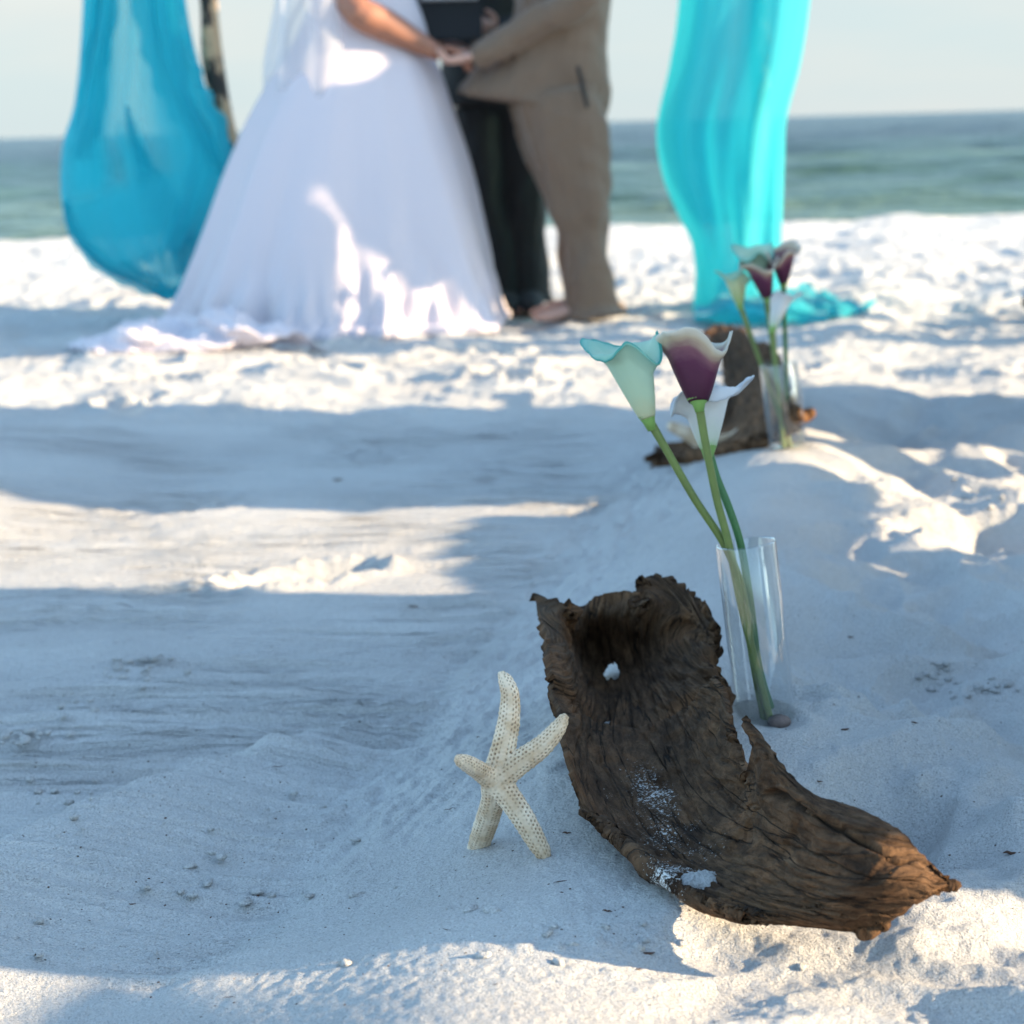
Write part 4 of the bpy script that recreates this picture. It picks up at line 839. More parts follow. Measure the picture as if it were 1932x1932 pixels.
# ------------------------------------------------------------------ people
def V3(*a): return Vector(a)
def hand(bm, w, d, nrm, side, curl=0.5, s=1.0, spread=0.12):
    """w wrist, d pointing direction, nrm palm normal, side = direction of the thumb side"""
    d = d.normalized(); nrm = (nrm - d * nrm.dot(d)).normalized(); sdv = d.cross(nrm).normalized()
    if sdv.dot(side) < 0: sdv = -sdv
    tube(bm, [w - d * 0.02 * s, w + d * 0.03 * s, w + d * 0.065 * s, w + d * 0.088 * s], [0.024 * s, 0.034 * s, 0.040 * s, 0.037 * s], 14, 3, 0.42, ref=tuple(nrm))
    lens = [0.072, 0.080, 0.075, 0.058]; offs = [0.028, 0.0095, -0.0095, -0.028]
    for L_, o_ in zip(lens, offs):
        p = w + d * 0.080 * s + sdv * o_ * s; dd = (d + sdv * o_ * spread * 8).normalized(); pts = [p - dd * 0.012 * s, p]; a = curl * 0.5
        for f in (0.45, 0.32, 0.23):
            dv_ = dd * math.cos(a) + nrm * math.sin(a); p = p + dv_ * L_ * f * s; pts.append(p); a += curl
        tube(bm, pts, [0.0095 * s, 0.0098 * s, 0.0090 * s, 0.0082 * s, 0.0068 * s], 8, 3)
    p = w + d * 0.022 * s + sdv * 0.026 * s; q = p + (d * 0.7 + sdv * 0.75).normalized() * 0.036 * s; r_ = q + (d * 0.9 + sdv * 0.3 + nrm * curl * 0.5).normalized() * 0.030 * s; t_ = r_ + (d + nrm * curl * 0.6).normalized() * 0.022 * s
    tube(bm, [p, q, r_, t_], [0.015 * s, 0.012 * s, 0.0105 * s, 0.0085 * s], 8, 3)
def head(bm, c, s=1.0):
    """c centre of the head; faces +Y"""
    rings = []
    for z, a, b, y in [(-.125,.030,.034,.030),(-.112,.044,.050,.028),(-.085,.056,.066,.018),(-.05,.066,.080,.008),(-.01,.073,.090,0),(.03,.076,.095,-.006),(.07,.070,.088,-.010),(.10,.052,.066,-.012),(.118,.025,.034,-.012)]:
        rings.append(((c.x, c.y + y * s, c.z + z * s), (a * s, 0, 0), (0, b * s, 0)))
    loft(bm, rings, 20)
    tube(bm, [c + V3(0, .082, .01) * s, c + V3(0, .098, -.018) * s, c + V3(0, .108, -.040) * s, c + V3(0, .088, -.050) * s], [.008 * s, .010 * s, .014 * s, .010 * s], 8, 3)
    for k in (-1, 1):
        tube(bm, [c + V3(.072 * k, -.005, -.03) * s, c + V3(.080 * k, -.012, 0) * s, c + V3(.076 * k, -.010, .025) * s], [.008 * s, .012 * s, .009 * s], 8, 3, 0.5, ref=(1, 0, 0))
    tube(bm, [c + V3(-.022, .083, -.075) * s, c + V3(0, .092, -.074) * s, c + V3(.022, .083, -.075) * s], [.005 * s, .008 * s, .005 * s], 8, 3)
def person(name, loc, rz, label, J, clothes, skin, k=1.0, voxel=0.007, hair='short', group=None, cat='person'):
    """J: joints in local space (faces +Y, x = its right hand side negative?) ; the body is one continuous skin"""
    bm = bmesh.new(); hd = J['head']
    head(bm, hd, k)
    tube(bm, [J['neck'] - V3(0, 0, .05), J['neck'], hd + V3(0, -.01, -.08)], [.065 * k, .056 * k, .052 * k], 14, 3)
    pe, ch = J['pelvis'], J['chest']
    w = J.get('w', 1.0)
    loft(bm, [(pe - V3(0, 0, .10), (.13 * w, 0, 0), (0, .10 * w, 0)), (pe, (.165 * w, 0, 0), (0, .120 * w, 0)), (pe.lerp(ch, .35), (.140 * w, 0, 0), (0, .105 * w, 0)), (pe.lerp(ch, .7), (.155 * w, 0, 0), (0, .110 * w, 0)),
              (ch, (.170 * w, 0, 0), (0, .115 * w, 0)), (ch.lerp(J['neck'], .55), (.150 * w, 0, 0), (0, .090 * w, 0)), (ch.lerp(J['neck'], .95), (.07, 0, 0), (0, .06, 0))], 22)
    am = J.get('arm', 1.0)
    for s in 'LR':
        sh, el, wr = J['sh' + s], J['el' + s], J['wr' + s]
        tube(bm, [sh, sh.lerp(el, .5), el, el.lerp(wr, .35), wr], [.056 * k, .046 * k * am, .038 * k * am, .040 * k * am, .025 * k * (am * .5 + .5)], 14, 5)
        hp_, kn, an = J['hip' + s], J['kn' + s], J['an' + s]
        tube(bm, [hp_, hp_.lerp(kn, .5), kn, kn.lerp(an, .35), an], [.088 * k, .074 * k, .054 * k, .054 * k, .036 * k], 14, 5)
        fd = J.get('fd' + s, V3(0, 1, 0)); heel = V3(an.x, an.y, 0.035) - fd * .03
        tube(bm, [an, heel], [.036, .034], 10, 3)
        tube(bm, [heel, heel + fd * .10 + V3(0, 0, .005), heel + fd * .17 + V3(0, 0, -.010), heel + fd * .215 + V3(0, 0, -.016)], [.034, .040, .040, .026], 12, 4, 0.62, ref=(0, 0, 1))
        sdv = fd.cross(V3(0, 0, 1)); sg = 1 if s == 'L' else -1
        for q in range(5): 
            tp = heel + fd * (.215 - .006 * q) + sdv * (.028 - .014 * q) * -sg + V3(0, 0, -.018); tube(bm, [tp - fd * .02, tp + fd * (.018 - .002 * q)], [.012 - .0008 * q] * 2, 8, 2)
        hd_ = J.get('hd' + s, (wr - el)); hand(bm, wr, hd_, J.get('hn' + s, V3(0, 0, -1)), J.get('hs' + s, V3(0, 1, 0)), J.get('curl', .45), k)
    body = fuse(name, bm, skin, None, voxel, 2)
    body.location = loc; body.rotation_euler = (0, 0, rz); tag(body, label, cat, group)
    for s in (-1, 1):
        bm = bmesh.new(); ball(bm, tuple(hd + V3(.030 * s, .083, .012) * k), .011 * k, n=8); obj('eye', bm, M_EYE, body)
    bm = bmesh.new()
    if hair == 'short': loft(bm, [(hd + V3(0, -.022, -.05) * k, (.074 * k, 0, 0), (0, .078 * k, 0)), (hd + V3(0, -.022, .0) * k, (.083 * k, 0, 0), (0, .088 * k, 0)), (hd + V3(0, -.014, .05) * k, (.084 * k, 0, 0), (0, .098 * k, 0)), (hd + V3(0, -.012, .09) * k, (.072 * k, 0, 0), (0, .088 * k, 0)), (hd + V3(0, -.012, .125) * k, (.035 * k, 0, 0), (0, .045 * k, 0))], 20)
    else: loft(bm, [(hd + V3(0, -.075, -.24) * k, (.060 * k, 0, 0), (0, .030 * k, 0)), (hd + V3(0, -.060, -.12) * k, (.085 * k, 0, 0), (0, .050 * k, 0)), (hd + V3(0, -.035, -.03) * k, (.090 * k, 0, 0), (0, .080 * k, 0)), (hd + V3(0, -.018, .05) * k, (.088 * k, 0, 0), (0, .102 * k, 0)), (hd + V3(0, -.012, .10) * k, (.066 * k, 0, 0), (0, .082 * k, 0)), (hd + V3(0, -.012, .13) * k, (.03 * k, 0, 0), (0, .04 * k, 0))], 20)
    h_ = obj('hair', bm, M_HAIR, body); crumple(h_, .006, 60, 14, 3)
    for c in clothes: c(body, J)
    return body
def joints(height=1.75, stance=0.11, **kw):
    q = height / 1.75
    J = dict(pelvis=V3(0, 0, .97 * q), chest=V3(0, 0.0, 1.32 * q), neck=V3(0, -.01, 1.49 * q), head=V3(0, .015, 1.63 * q),
             shL=V3(.185, -.01, 1.42 * q), shR=V3(-.185, -.01, 1.42 * q), elL=V3(.23, -.03, 1.13 * q), elR=V3(-.23, -.03, 1.13 * q), wrL=V3(.22, .06, .88 * q), wrR=V3(-.22, .06, .88 * q),
             hipL=V3(.09, 0, .92 * q), hipR=V3(-.09, 0, .92 * q), knL=V3(stance, .02, .50 * q), knR=V3(-stance, .02, .50 * q), anL=V3(stance, -.02, .09), anR=V3(-stance, -.02, .09))
    J.update(kw); return J
def trousers(m, hem=0.035, wide=1.0, amp=0.008, vox=0.009, bell=1.0):
    def f(body, J):
        bm = bmesh.new(); pe = J['pelvis']; w = J.get('w', 1.0)
        loft(bm, [(pe - V3(0, 0, .24), (.135 * w, 0, 0), (0, .100 * w, 0)), (pe - V3(0, 0, .13), (.165 * w, 0, 0), (0, .125 * w, 0)), (pe, (.185 * w, 0, 0), (0, .145 * w, 0)), (pe + V3(0, 0, .12), (.160 * w, 0, 0), (0, .125 * w, 0))], 22)
        for s in 'LR':
            h_, k_, a_ = J['hip' + s], J['kn' + s], J['an' + s]; e = V3(a_.x, a_.y, hem)
            tube(bm, [h_, h_.lerp(k_, .5), k_, k_.lerp(a_, .5), e.lerp(k_, .12), e], [.112 * wide * bell, .104 * wide * bell, .082 * wide * bell, .075 * wide, .080 * wide, .097 * wide * bell], 18, 6, ends=False)
        o = fuse('trousers', bm, m, body, vox, 3); crumple(o, amp, 7, 3.2, 21); crumple(o, amp * .45, 13, 8, 23)
    return f
def jacket(m, hemz=0.80, open_fwd=0.0, amp=0.008, vox=0.009, cuff=0.06, flare=1.0):
    def f(body, J):
        bm = bmesh.new(); pe, ch, ne = J['pelvis'], J['chest'], J['neck']; w = J.get('w', 1.0)
        loft(bm, [((pe.x, pe.y + open_fwd * 1.1, hemz), (.215 * w * flare, 0, 0), (0, .160 * w * flare + open_fwd, open_fwd * .55)), (pe + V3(0, open_fwd * .5, 0), (.200 * w, 0, 0), (0, .160 * w + open_fwd * .6, 0)), (pe.lerp(ch, .35), (.175 * w, 0, 0), (0, .145 * w, 0)), (pe.lerp(ch, .7), (.190 * w, 0, 0), (0, .145 * w, 0)),
                  (ch, (.205 * w, 0, 0), (0, .145 * w, 0)), (ch.lerp(ne, .55), (.180 * w, 0, 0), (0, .115 * w, 0)), (ch.lerp(ne, .92), (.085, 0, 0), (0, .075, 0))], 26)
        for s in 'LR':
            sh, el, wr = J['sh' + s], J['el' + s], J['wr' + s]; wc = wr + (el - wr).normalized() * (cuff - .05)
            tube(bm, [sh, sh.lerp(el, .5), el, el.lerp(wc, .5), wc], [.078, .070, .064, .058, .050], 16, 5, ends=True)
        o = fuse('jacket', bm, m, body, vox, 3); crumple(o, amp, 7, 4, 31); crumple(o, amp * .4, 14, 10, 33)
        bm = bmesh.new(); n_ = ne
        loft(bm, [(ne + V3(0, 0, -.03), (.072, 0, 0), (0, .068, 0)), (ne + V3(0, 0.005, .03), (.064, 0, 0), (0, .060, 0))], 18); obj('shirt_collar', bm, M_SHIRT, body)
    return f
def shoes(m):
    def f(body, J):
        for s in 'LR':
            an = J['an' + s]; fd = J.get('fd' + s, V3(0, 1, 0)); heel = V3(an.x, an.y, .045) - fd * .035; bm = bmesh.new()
            tube(bm, [heel, heel + fd * .10, heel + fd * .20 + V3(0, 0, -.008), heel + fd * .262 + V3(0, 0, -.014)], [.046, .052, .050, .034], 14, 5, .80, ref=(0, 0, 1))
            tube(bm, [heel + V3(0, 0, .0), an + V3(0, 0, .02)], [.046, .047], 12, 3); fuse('shoe', bm, m, body, .006, 3)
    return f
def skirt_mesh(name, prof, m, parent, folds=11, amp=0.10, seed=0, phase=0.0, nt_=420, sub=26, soft=False):
    """prof: (z, cx, cy, rx, ry)"""
    p = cr_pts(prof, sub); nz = len(p); t = np.linspace(0, 2 * np.pi, nt_, endpoint=False)
    zmax, zmin = p[0, 0], p[-1, 0]
    out = np.zeros((nt_, nz, 3))
    for i, (z, cx, cy, rx, ry) in enumerate(p):
        v = (zmax - z) / (zmax - zmin); fa = 1.0
        if soft:         # a few broad folds, crumpled towards the hem
            f = amp * (1.25 * v ** 1.3 * gn(np.cos(t) * 2.0 + v * .6, np.sin(t) * 2.0, seed) + 0.30 * v ** 1.6 * gn(np.cos(t) * 5 + v * 1.5, np.sin(t) * 5, seed + 1) + 0.50 * ss(.72, 1, v) * gn(np.cos(t) * 9 + v * 3, np.sin(t) * 9 - v * 4, seed + 2) + 0.3 * ss(.8, 1, v) * gn(np.cos(t) * 20, np.sin(t) * 20 + v * 9, seed + 3))
            out[:, i, 0] = cx + np.cos(t) * rx * (1 + f); out[:, i, 1] = cy + np.sin(t) * ry * (1 + f); out[:, i, 2] = z; continue
        f = amp * (v ** 1.1) * fa * (0.65 * np.sin(folds * t + phase + 1.3 * gn(np.cos(t) * 1.5 + v * .8, np.sin(t) * 1.5, seed)) + 1.1 * gn(np.cos(t) * 3.2 + v * .5, np.sin(t) * 3.2 + 5, seed + 1)) + 0.03 * v * gn(np.cos(t) * 8, np.sin(t) * 8 + v * 2, seed + 2)
        out[:, i, 0] = cx + np.cos(t) * rx * (1 + f); out[:, i, 1] = cy + np.sin(t) * ry * (1 + f); out[:, i, 2] = z
    return grid_mesh(name, out, m, parent, None, True)

# bride, facing right (+X): local +Y is world +X
YB = 7.72
bb_ = P(668, 600, YB); gz = hz_(bb_.x, YB)
BL = Vector((bb_.x, YB, gz))
def toL(p, o, rz):  # world point -> local of a thing
    d = Vector(p) - o; c, s = math.cos(-rz), math.sin(-rz); return Vector((d.x * c - d.y * s, d.x * s + d.y * c, d.z))
rzB = -math.pi / 2
hj = P(866, 112, YB - 0.16)                                     # where the hands meet
GL = Vector((P(1092, 600, YB).x, YB - 0.02, hz_(P(1092, 600, YB).x, YB)))
rzG = math.pi / 2
wB = toL(P(822, 98, YB - 0.16), BL, rzB); eB = toL(P(672, 18, YB - 0.20), BL, rzB)
wB2 = toL(P(826, 84, YB + 0.10), BL, rzB); eB2 = toL(P(700, 20, YB + 0.18), BL, rzB)
JB = joints(1.68, 0.09, elR=eB, wrR=wB, arm=1.5, elL=eB2, wrL=wB2, shR=V3(-.165, -.02, 1.34), shL=V3(.165, -.02, 1.34), chest=V3(0, 0, 1.26), w=0.88,
            hdR=V3(0, 1, -.25), hdL=V3(0, 1, -.2), hnR=V3(.4, 0, -1), hnL=V3(-.4, 0, -1), hsR=V3(1, 0, 0), hsL=V3(-1, 0, 0), curl=.5)
def bridal(body, J):
    def bx(px): return toL(P(px, 400, YB), BL, rzB).y
    k = YB / FPX
    prof = []
    for (py, xl, xr, dep) in [(-60, 585, 770, .125), (-10, 588, 782, .130), (40, 570, 800, .150), (90, 545, 815, .19), (150, 506, 838, .25), (230, 462, 866, .31), (320, 425, 896, .37), (420, 392, 922, .43), (520, 358, 945, .48), (590, 335, 960, .52), (628, 318, 968, .55), (640, 312, 970, .56)]:
        a = P(xl, py, YB); b = P(xr, py, YB); c = (a + b) / 2
        z = max(c.z - BL.z, 0.0); l = toL(c, BL, rzB); prof.append((z, 0.0, l.y, dep, (b - a).length / 2))
    prof[-1] = (0.004, *prof[-1][1:]); prof[-2] = (max(prof[-2][0], .03), *prof[-2][1:])
    skirt_mesh('skirt', prof, M_DRESS, body, 9, 0.15, 60, 0.8, soft=True)
    bm = bmesh.new(); loft(bm, [(V3(0, 0, 1.02), (.135, 0, 0), (0, .125, 0)), (V3(0, 0, 1.12), (.135, 0, 0), (0, .110, 0)), (V3(0, .02, 1.24), (.155, 0, 0), (0, .130, 0)), (V3(0, .01, 1.33), (.150, 0, 0), (0, .115, 0))], 30)
    obj('bodice', bm, M_DRESS, body)
    # veil hanging down the back
    A_ = np.linspace(-1.75, 1.75, 90); Zs = np.linspace(1.66, .845, 60); pv = np.zeros((90, 60, 3))
    for i, z in enumerate(Zs):
        v = i / 59; r = .10 + .145 * v ** .7; a = A_ * (0.8 + 0.25 * v)
        rr = r * (1 + 0.10 * v * np.sin(A_ * 9 + 2 * v) + 0.10 * v * gn(A_ * 2, 0 * A_ + v * 3, 5))
        pv[:, i, 0] = np.sin(a) * rr * 1.05; pv[:, i, 1] = -np.cos(a) * rr - .02; pv[:, i, 2] = z + 0.05 * v * gn(A_ * 2.2, 0 * A_, 6) - 0.03 * v * np.abs(A_)
    grid_mesh('veil', pv, M_VEIL, body)
    bm = bmesh.new(); pts = [V3(-.20 - .012 * math.sin(q * 1.4), -.10 - .045 * q + .012 * math.sin(q * 2.3), 1.30 - .11 * q) for q in range(5)]
    tube(bm, pts, [.010, .016, .014, .018, .012], 10, 5, 0.4); obj('veil_trim', bm, M_DRESS, body)
bride = person('person', BL, rzB, 'bride in a long white gown with a train, standing at the left of the couple', JB, [bridal], M_SKIN, 0.95, 0.006, 'long')
# train spread on the sand behind her
tr = pool('dress_train', [[(120,648,.01),(190,630,.03),(260,612,.05),(320,600,.08),(370,590,.10),(430,585,.10)],
                 [(130,654,.01),(200,640,.04),(280,628,.06),(350,622,.06),(420,615,.08),(500,610,.08)],
                 [(170,660,.005),(240,655,.02),(320,648,.03),(400,642,.035),(480,638,.04),(560,635,.05)],
                 [(230,668,.0),(300,668,.0),(380,664,.005),(450,658,.005),(540,655,.01),(620,652,.01)]], None, M_DRESS, 0.03, 66, 22)
tr.parent = bride; tr.matrix_parent_inverse = (Matrix.Translation(BL) @ Matrix.Rotation(rzB, 4, 'Z')).inverted()

# groom, facing left (-X): local +Y is world -X, local -X... camera side is his left
wG = toL(P(905, 104, YB - 0.20), GL, rzG); eG = toL(P(1098, -8, YB - 0.26), GL, rzG)
wG2 = toL(P(912, 96, YB + 0.14), GL, rzG); eG2 = toL(P(1090, 0, YB + 0.22), GL, rzG)
def gl(px, py, dy=0.0): return toL(P(px, py, YB + dy), GL, rzG)
# which local side faces the camera
camside = 'L' if toL(GL + Vector((0, -1, 0)), GL, rzG).x > 0 else 'R'; oth = 'R' if camside == 'L' else 'L'
sg = 1 if camside == 'L' else -1
kw = {'pelvis': gl(1052, 122), 'w': 1.12, 'curl': .55,
      'hip' + camside: gl(1048, 175, -.09), 'kn' + camside: gl(1092, 375, -.11), 'an' + camside: gl(1116, 572, -.12),
      'hip' + oth: gl(1036, 175, .09), 'kn' + oth: gl(1086, 375, .11), 'an' + oth: gl(1108, 565, .13),
      'sh' + camside: V3(.20 * sg, -.02, 1.48), 'sh' + oth: V3(-.20 * sg, -.02, 1.48),
      'el' + camside: eG, 'wr' + camside: wG, 'el' + oth: eG2, 'wr' + oth: wG2,
      'hd' + camside: V3(0, 1, -.15), 'hd' + oth: V3(0, 1, -.1), 'hn' + camside: V3(0, 0, 1), 'hn' + oth: V3(0, 0, 1), 'hs' + camside: V3(-sg, 0, 0), 'hs' + oth: V3(sg, 0, 0)}
JG = joints(1.83, 0.12, **kw)
JG['anL'].z = JG['anR'].z = 0.09
def pocket(body, J):
    bm = bmesh.new(); a, b = gl(1091, 128, -.255), gl(1108, 200, -.255); tube(bm, [a, a.lerp(b, .5), b], [.008, .009, .007], 8, 4); obj('pocket_flap', bm, M_BLACK, body)
groom = person('person', GL, rzG, 'barefoot groom in a taupe suit holding the bride by her hands', JG,
               [trousers(M_TAN, .015, 1.12, .018, bell=1.22), jacket(M_TAN, gl(1000, 196).z, 0.09, .014), pocket], M_SKIN2, 1.03, 0.006, 'short')
# officiant, facing the camera, behind them
YO = YB + 0.55
ox = P(945, 400, YO).x; OL = Vector((ox, YO, hz_(ox, YO))); rzO = math.pi
def ol(px, py, dy=0.0): return toL(P(px, py, YO + dy), OL, rzO)
pL, pR = ol(822, 62, -.36), ol(903, 60, -.36)
s1 = 'L' if ol(1000, 300).x > 0 else 'R'; s2 = 'R' if s1 == 'L' else 'L'; q1 = 1 if s1 == 'L' else -1
kwo = {'hip' + s1: ol(988, 200), 'kn' + s1: ol(992, 390), 'an' + s1: ol(1000, 560), 'hip' + s2: ol(905, 200), 'kn' + s2: ol(925, 400), 'an' + s2: ol(958, 570),
       'wr' + s1: ol(930, 66, -.31), 'el' + s1: ol(1075, 30, -.05), 'wr' + s2: ol(790, 68, -.31), 'el' + s2: ol(800, -40, -.05),
       'hd' + s1: V3(-.4 * q1, 1, .25), 'hd' + s2: V3(.4 * q1, 1, .25), 'hn' + s1: V3(-q1, 0, .6), 'hn' + s2: V3(q1, 0, .6), 'hs' + s1: V3(0, 0, 1), 'hs' + s2: V3(0, 0, 1), 'w': 1.05, 'curl': .9}
JO = joints(1.80, .11, **kwo); JO['anL'].z = JO['anR'].z = .09
person('person', OL, rzO, 'officiant in black standing behind the couple and holding an open book', JO,
       [trousers(M_BLACK, .03, 1.0, .010), jacket(M_BLACK, .79, 0, .008), shoes(M_BLACK)], M_SKIN2, 1.0, 0.007, 'short')
bk = P(850, 36, YO - 0.47); book = thing('book', bk, 0, 'black covered open book held between the bride and the groom', 'book')
bm = bmesh.new()
def box(bm, c, s, rx=0.0):
    r = bmesh.ops.create_cube(bm, size=1.0, matrix=Matrix.Translation(c) @ Matrix.Rotation(rx, 4, 'X') @ Matrix.Diagonal((*s, 1))); return r
box(bm, (0, 0, 0), (.225, .012, .17), -.5); bmesh.ops.bevel(bm, geom=bm.edges[:], offset=.003, segments=2, affect='EDGES'); obj('cover', bm, M_BLACK, book, False)
bm = bmesh.new(); box(bm, (0, .006, .078), (.20, .022, .018), -.5); obj('page_block', bm, M_SHIRT, book, False)
bm = bmesh.new(); tube(bm, [Vector((.03 + .012 * math.cos(a), -.004, .086 + .009 * math.sin(a))) for a in np.linspace(0, 2 * math.pi, 11)], [.003] * 11, 8, 2, ends=False)
M_GOLD = plain('gold', (.75, .45, .16), .25, .05, 20, 0); M_GOLD.node_tree.nodes['Principled BSDF'].inputs['Metallic'].default_value = 1
g_ = obj('wedding_ring', bm, M_GOLD); g_.location = bk; tag(g_, 'gold ring resting on the top edge of the black book', 'ring')

# ------------------------------------------------------------------ guests beside the aisle (right of the view; they cast its shadows)
def copy_tree(o, parent=None):
    c = o.copy(); C.objects.link(c); c.parent = parent
    for ch in [x for x in bpy.data.objects if x.parent == o]: copy_tree(ch, c)
    return c
GUESTS = []

# ------------------------------------------------------------------ small things on the sand
def fleck(px, py, size, label, cat='seaweed', name='dried_seaweed', thin=0.35, seed=0, m=None, lift=0.3):
    c = on(px, py, 0.0); L_ = size * c.y / FPX; rs = random.Random(seed + int(px)); a = rs.uniform(-0.6, 0.6); bm = bmesh.new()
    pts = []
    for k in range(5):
        t = (k / 4 - .5) * 2 * L_; pts.append(V3(t * math.cos(a), t * math.sin(a) + rs.uniform(-.25, .25) * L_, L_ * lift * (0.3 + rs.uniform(0, .6) * (k % 2))))
    tube(bm, pts, [L_ * thin * v for v in (.35, .9, 1, .8, .3)], 8, 3, 0.5, ref=(0, 0, 1))
    o = obj(name, bm, m or M_DEBRIS); o.location = c; return tag(o, label, cat, 'bits of dried seaweed scattered on the sand')
for args in [(780, 1146, 11, 'dark fleck of seaweed lying alone in the middle of the swept aisle'),
             (905, 1391, 7, 'tiny dark fleck of seaweed left of the upright starfish arm'),
             (637, 906, 9, 'blurred dark fleck on the swept sand between the two sunlit bands'),
             (1562, 1292, 10, 'dark fleck in the small hollow right of the near vase'),
             (1594, 1377, 10, 'dark fleck lying just right of the foot of the near vase'),
             (1724, 1364, 8, 'small round brown fleck on the ridged sand far right of the near vase'),
             (1605, 1203, 7, 'small dark fleck right of the middle of the near vase'),
             (1546, 1475, 7, 'small dark fleck above the right rim of the near driftwood'),
             (1908, 1612, 15, 'brown curl of seaweed beyond the pointed tip of the near driftwood'),
             (1222, 1800, 14, 'brown flake of seaweed at the edge of the sunlit sand below the driftwood'),
             (1205, 1829, 7, 'tiny brown fleck just below the brown flake under the driftwood'),
             (1145, 1720, 10, 'pale brown curl in the shaded sand left of the sand covered lip of driftwood'),
             (250, 1706, 7, 'small red brown fleck in the shaded sand at the lower left'),
             (1070, 1572, 9, 'short brown fleck beside the right foot of the starfish')]:
    fleck(*args)
for px, py, sz, lab in [(1057, 1664, 15, 'thin bent twig just below the right foot of the starfish'), (845, 1755, 13, 'thin dark twig on the shaded sand near the lower middle'),
                        (525, 1448, 14, 'thin straight straw on the raked sand far left of the starfish'), (848, 1528, 13, 'thin brown twig left of the buried starfish arm'), (432, 1883, 12, 'short twig near the lower left sunlit sand')]:
    fleck(px, py, sz, lab, 'twig', 'twig', 0.10)['group'] = 'thin twigs scattered on the sand'
pb = on(1471, 1364, .004); bm = bmesh.new(); ball(bm, (0, 0, 0), .011, (1.15, .9, .75), 12); o = obj('pebble', bm, plain('grey_brown_stone', (.16, .12, .11), .8, .2, 60, .3)); o.location = pb + V3(0, .004, 0)
tag(o, 'smooth grey brown pebble at the foot of the stems in the near vase', 'pebble')
def scatter(name, spots, m, label, n, r0_, r1_, flat=.6, seed=0):
    rs = random.Random(seed); bm = bmesh.new()
    for (px, py, sx, sy, k) in spots:
        for _ in range(k):
            c = on(px + rs.gauss(0, sx), py + rs.gauss(0, sy)); r = rs.uniform(r0_, r1_)
            if c.y > 12: continue
            t = bmesh.ops.create_icosphere(bm, subdivisions=1 if r < .003 else 2, radius=r, matrix=Matrix.Translation(c + V3(0, 0, r * .15)) @ Matrix.Rotation(rs.uniform(0, 6), 4, 'Z') @ Matrix.Diagonal((rs.uniform(.8, 1.7), rs.uniform(.7, 1.1), flat, 1)))
            for v in t['verts']: v.co += V3(rs.uniform(-1, 1), rs.uniform(-1, 1), rs.uniform(-1, 1)) * r * .22
    o = obj(name, bm, m); return tag(o, label, None, None, 'stuff')
scatter('sand_crumbs', [(262, 1258, 42, 16, 26), (60, 1395, 40, 12, 22), (140, 1340, 30, 20, 10), (300, 1245, 25, 5, 8), (1770, 1265, 30, 18, 20), (1860, 1300, 45, 10, 22), (100, 1500, 60, 40, 14), (500, 1600, 260, 120, 30), (1000, 1780, 200, 40, 18), (1850, 930, 40, 20, 20)],
        M_SAND, 'crumbs of damp white sand lying on the shaded sand', 0, .0015, .0062)
scatter('sand_flecks', [(900, 1650, 500, 160, 120), (1500, 1300, 250, 150, 30), (400, 1500, 300, 150, 35)], M_DEBRIS, 'tiny dark specks of plant matter scattered over the sand', 0, .0005, .0012, seed=5)
GUEST_SPOTS = [
 # x, y, rz, kind, scale, label
 (1.72, 1.56, 0.0, 'm', 1.0, 'guest in a cream jacket nearest the camera, beside the white handbag'),
 (1.80, 1.90, 1.50, 'l', 1.03, 'second guest in a long cream dress from the camera'),
 (1.72, 2.27, 1.62, 'l', 0.98, 'third guest in a long cream dress from the camera'),
 (1.84, 2.60, 1.57, 'l', 1.02, 'guest in a long cream dress beside the low white bench'),
 (2.30, 1.75, 1.57, 'm', 1.03, 'guest in a cream jacket in the second row, nearest the camera'),
 (2.32, 2.42, 1.50, 'm', 1.0, 'guest in a cream jacket in the second row, farther from the camera'),
 (1.72, 3.86, 0.0, 's', 1.02, 'guest in a short cream dress just past the low white bench'),
 (1.80, 4.15, 0.6, 's', 1.0, 'second guest in a short cream dress past the low white bench'),
 (1.74, 4.45, 1.50, 'l', 1.03, 'guest in a long cream dress in the farther cluster'),
 (1.80, 4.74, 1.50, 'l', 0.98, 'guest in a long cream dress at the far end of the farther cluster'),
 (2.00, 7.08, 1.57, 'm', 1.08, 'tall guest in a cream jacket added level with the couple to shade them'),  # this one and the next added out of view to shade groom and dress
 (2.00, 6.44, 1.57, 'm', 1.08, 'tall guest in a cream jacket added a step nearer the camera than the couple to shade them'),
]
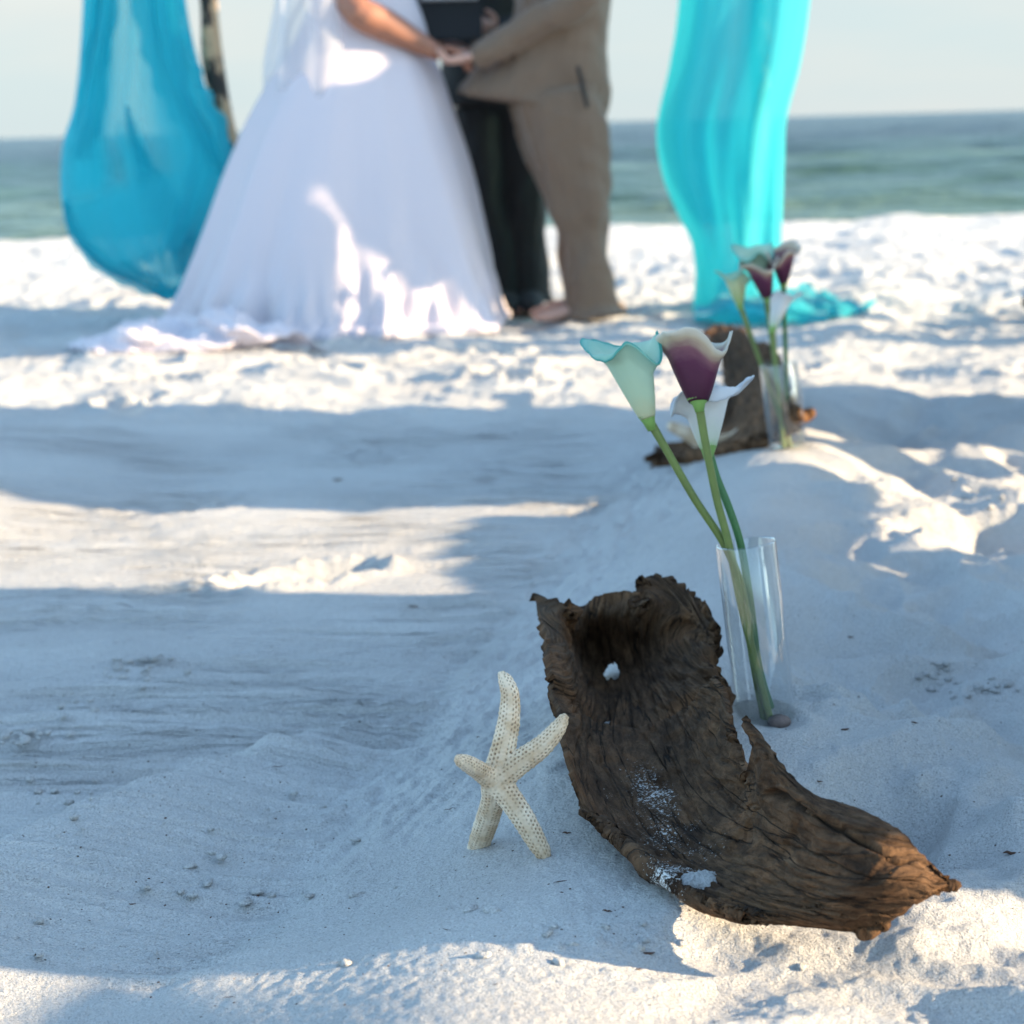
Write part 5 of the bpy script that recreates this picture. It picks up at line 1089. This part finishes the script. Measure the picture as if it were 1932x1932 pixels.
# positions: (x, y, rz, kind, scale)
M_CREAM = plain('cream_linen', (.56, .53, .47), .85, .1, 200, .2); M_GREY = plain('grey_linen', (.28, .28, .29), .85, .1, 200, .2)
def sundress(m, hem):
    def f(body, J):
        q = [(1.36, 0, 0, .165, .105), (1.28, 0, 0, .18, .125), (1.12, 0, 0, .165, .12), (1.0, 0, 0, .185, .145)]
        q += [(.85, 0, 0, .225, .19), (hem, 0, 0, .26, .22)] if hem > .4 else [(.8, 0, 0, .22, .19), (.55, 0, 0, .25, .22), (.3, 0, 0, .28, .25), (hem, 0, 0, .31, .28)]
        skirt_mesh('dress', q, m, body, 10, .08, 80, 0, 160, 10)
    return f
GG = 'guests standing beside the aisle'
protos = {
 'm': person('person', V3(0, 0, 0), 0, 'guest', joints(1.78, .12), [trousers(M_GREY, .03, 1.0, .01, .012), jacket(M_CREAM, .84, 0, .01, .012), shoes(M_BLACK)], M_SKIN2, 1.0, .010, 'short', GG),
 'l': person('person', V3(0, 0, 0), 0, 'guest', joints(1.68, .07), [sundress(M_CREAM, .06), shoes(M_BLACK)], M_SKIN, .95, .010, 'long', GG),
 's': person('person', V3(0, 0, 0), 0, 'guest', joints(1.68, .06), [sundress(M_CREAM, .53), shoes(M_BLACK)], M_SKIN, .95, .010, 'long', GG)}
used = set()
for (x, y, rz, kd, sc, lab) in GUEST_SPOTS:
    o = protos[kd] if kd not in used else copy_tree(protos[kd]); used.add(kd)
    o.location = (x, y, hz_(x, y) - 0.005); o.rotation_euler.z = rz; o.scale = (sc, sc, sc); o['label'] = lab
JH = joints(1.66, .08, elL=V3(.22, .08, 1.10), elR=V3(-.22, .08, 1.10), wrL=V3(.09, .28, .86), wrR=V3(-.09, .28, .86), hdL=V3(-.2, 1, -.2), hdR=V3(.2, 1, -.2), hsL=V3(-1, 0, 0), hsR=V3(1, 0, 0))
person('person', V3(1.70, 0.66, hz_(1.7, .66)), 0, 'unseen guest in a long grey dress added to hold a flat round straw fan', JH, [sundress(M_GREY, .06), shoes(M_BLACK)], M_SKIN, .95, .010, 'long', GG)  # unseen figure added to carry the shadow-casting disc
M_STRAW = plain('woven_straw', (.45, .33, .18), .8, .25, 90, .6)
bm = bmesh.new(); ball(bm, (0, 0, 0), .125, (.45, 1, .10), 14)
sb = obj('shadow_disc', bm, M_STRAW); sb.location = (1.70, 1.13, .662); tag(sb, 'flat round straw fan added out of view to cast a rounded shadow', 'disc')  # thin disc added out of view for the rounded shadow at lower left
bm = bmesh.new(); tube(bm, [V3(0, -.08, .03), V3(0, -.12, .12), V3(0, -.07, .14), V3(0, .0, .04)], [.006] * 4, 8, 4); obj('handle', bm, M_STRAW, sb)
tb = V3(1.72, 3.225, hz_(1.72, 3.225)); tbl = thing('blocker', tb, 0, 'low narrow white bench added out of view to shape the shadows', 'blocker')  # unseen ledge added to block low sun between the guest clusters
bm = bmesh.new(); box(bm, (0, 0, .425), (.15, .72, .024)); bmesh.ops.bevel(bm, geom=bm.edges[:], offset=.006, segments=2, affect='EDGES'); obj('top_slab', bm, M_CHAIR, tbl)
for sx in (-1, 1):
    for sy in (-1, 1): bm = bmesh.new(); tube(bm, [V3(.065 * sx, .30 * sy, -.02), V3(.055 * sx, .29 * sy, .415)], [.013, .016], 10, 2); obj('leg', bm, M_CHAIR, tbl)
bm = bmesh.new(); loft(bm, [((0, 0, z), (.075 * k, 0, 0), (0, .36 * k, 0)) for z, k in ((0, .9), (.015, .98), (.045, 1.0), (.07, .98), (.083, .97))], 40)
hb = obj('shade_baffle', bm, M_STRAW); crumple(hb, .006, 20, 60, 71); hb.location = tb + V3(0, 0, .438); tag(hb, 'long shallow wicker basket added to shade the sand, standing on the low narrow white bench', 'baffle')  # unseen block added to end the sunlit strip across the aisle

bm = bmesh.new(); box(bm, (0, 0, 0), (.06, .31, .13)); bmesh.ops.bevel(bm, geom=bm.edges[:], offset=.02, segments=3, affect='EDGES'); wb = obj('occluder', bm, M_CHAIR); wb.location = (1.72, 1.405, .667)  # unseen box added to trim the edge of the foreground sunlight
tag(wb, 'small white handbag added out of view to cut the shadow edge', 'bag')
bm = bmesh.new(); tube(bm, [V3(0, -.05, .05), V3(0, -.03, .13), V3(0, .03, .13), V3(0, .05, .05)], [.006] * 4, 8, 4); obj('handle', bm, M_CHAIR, wb)
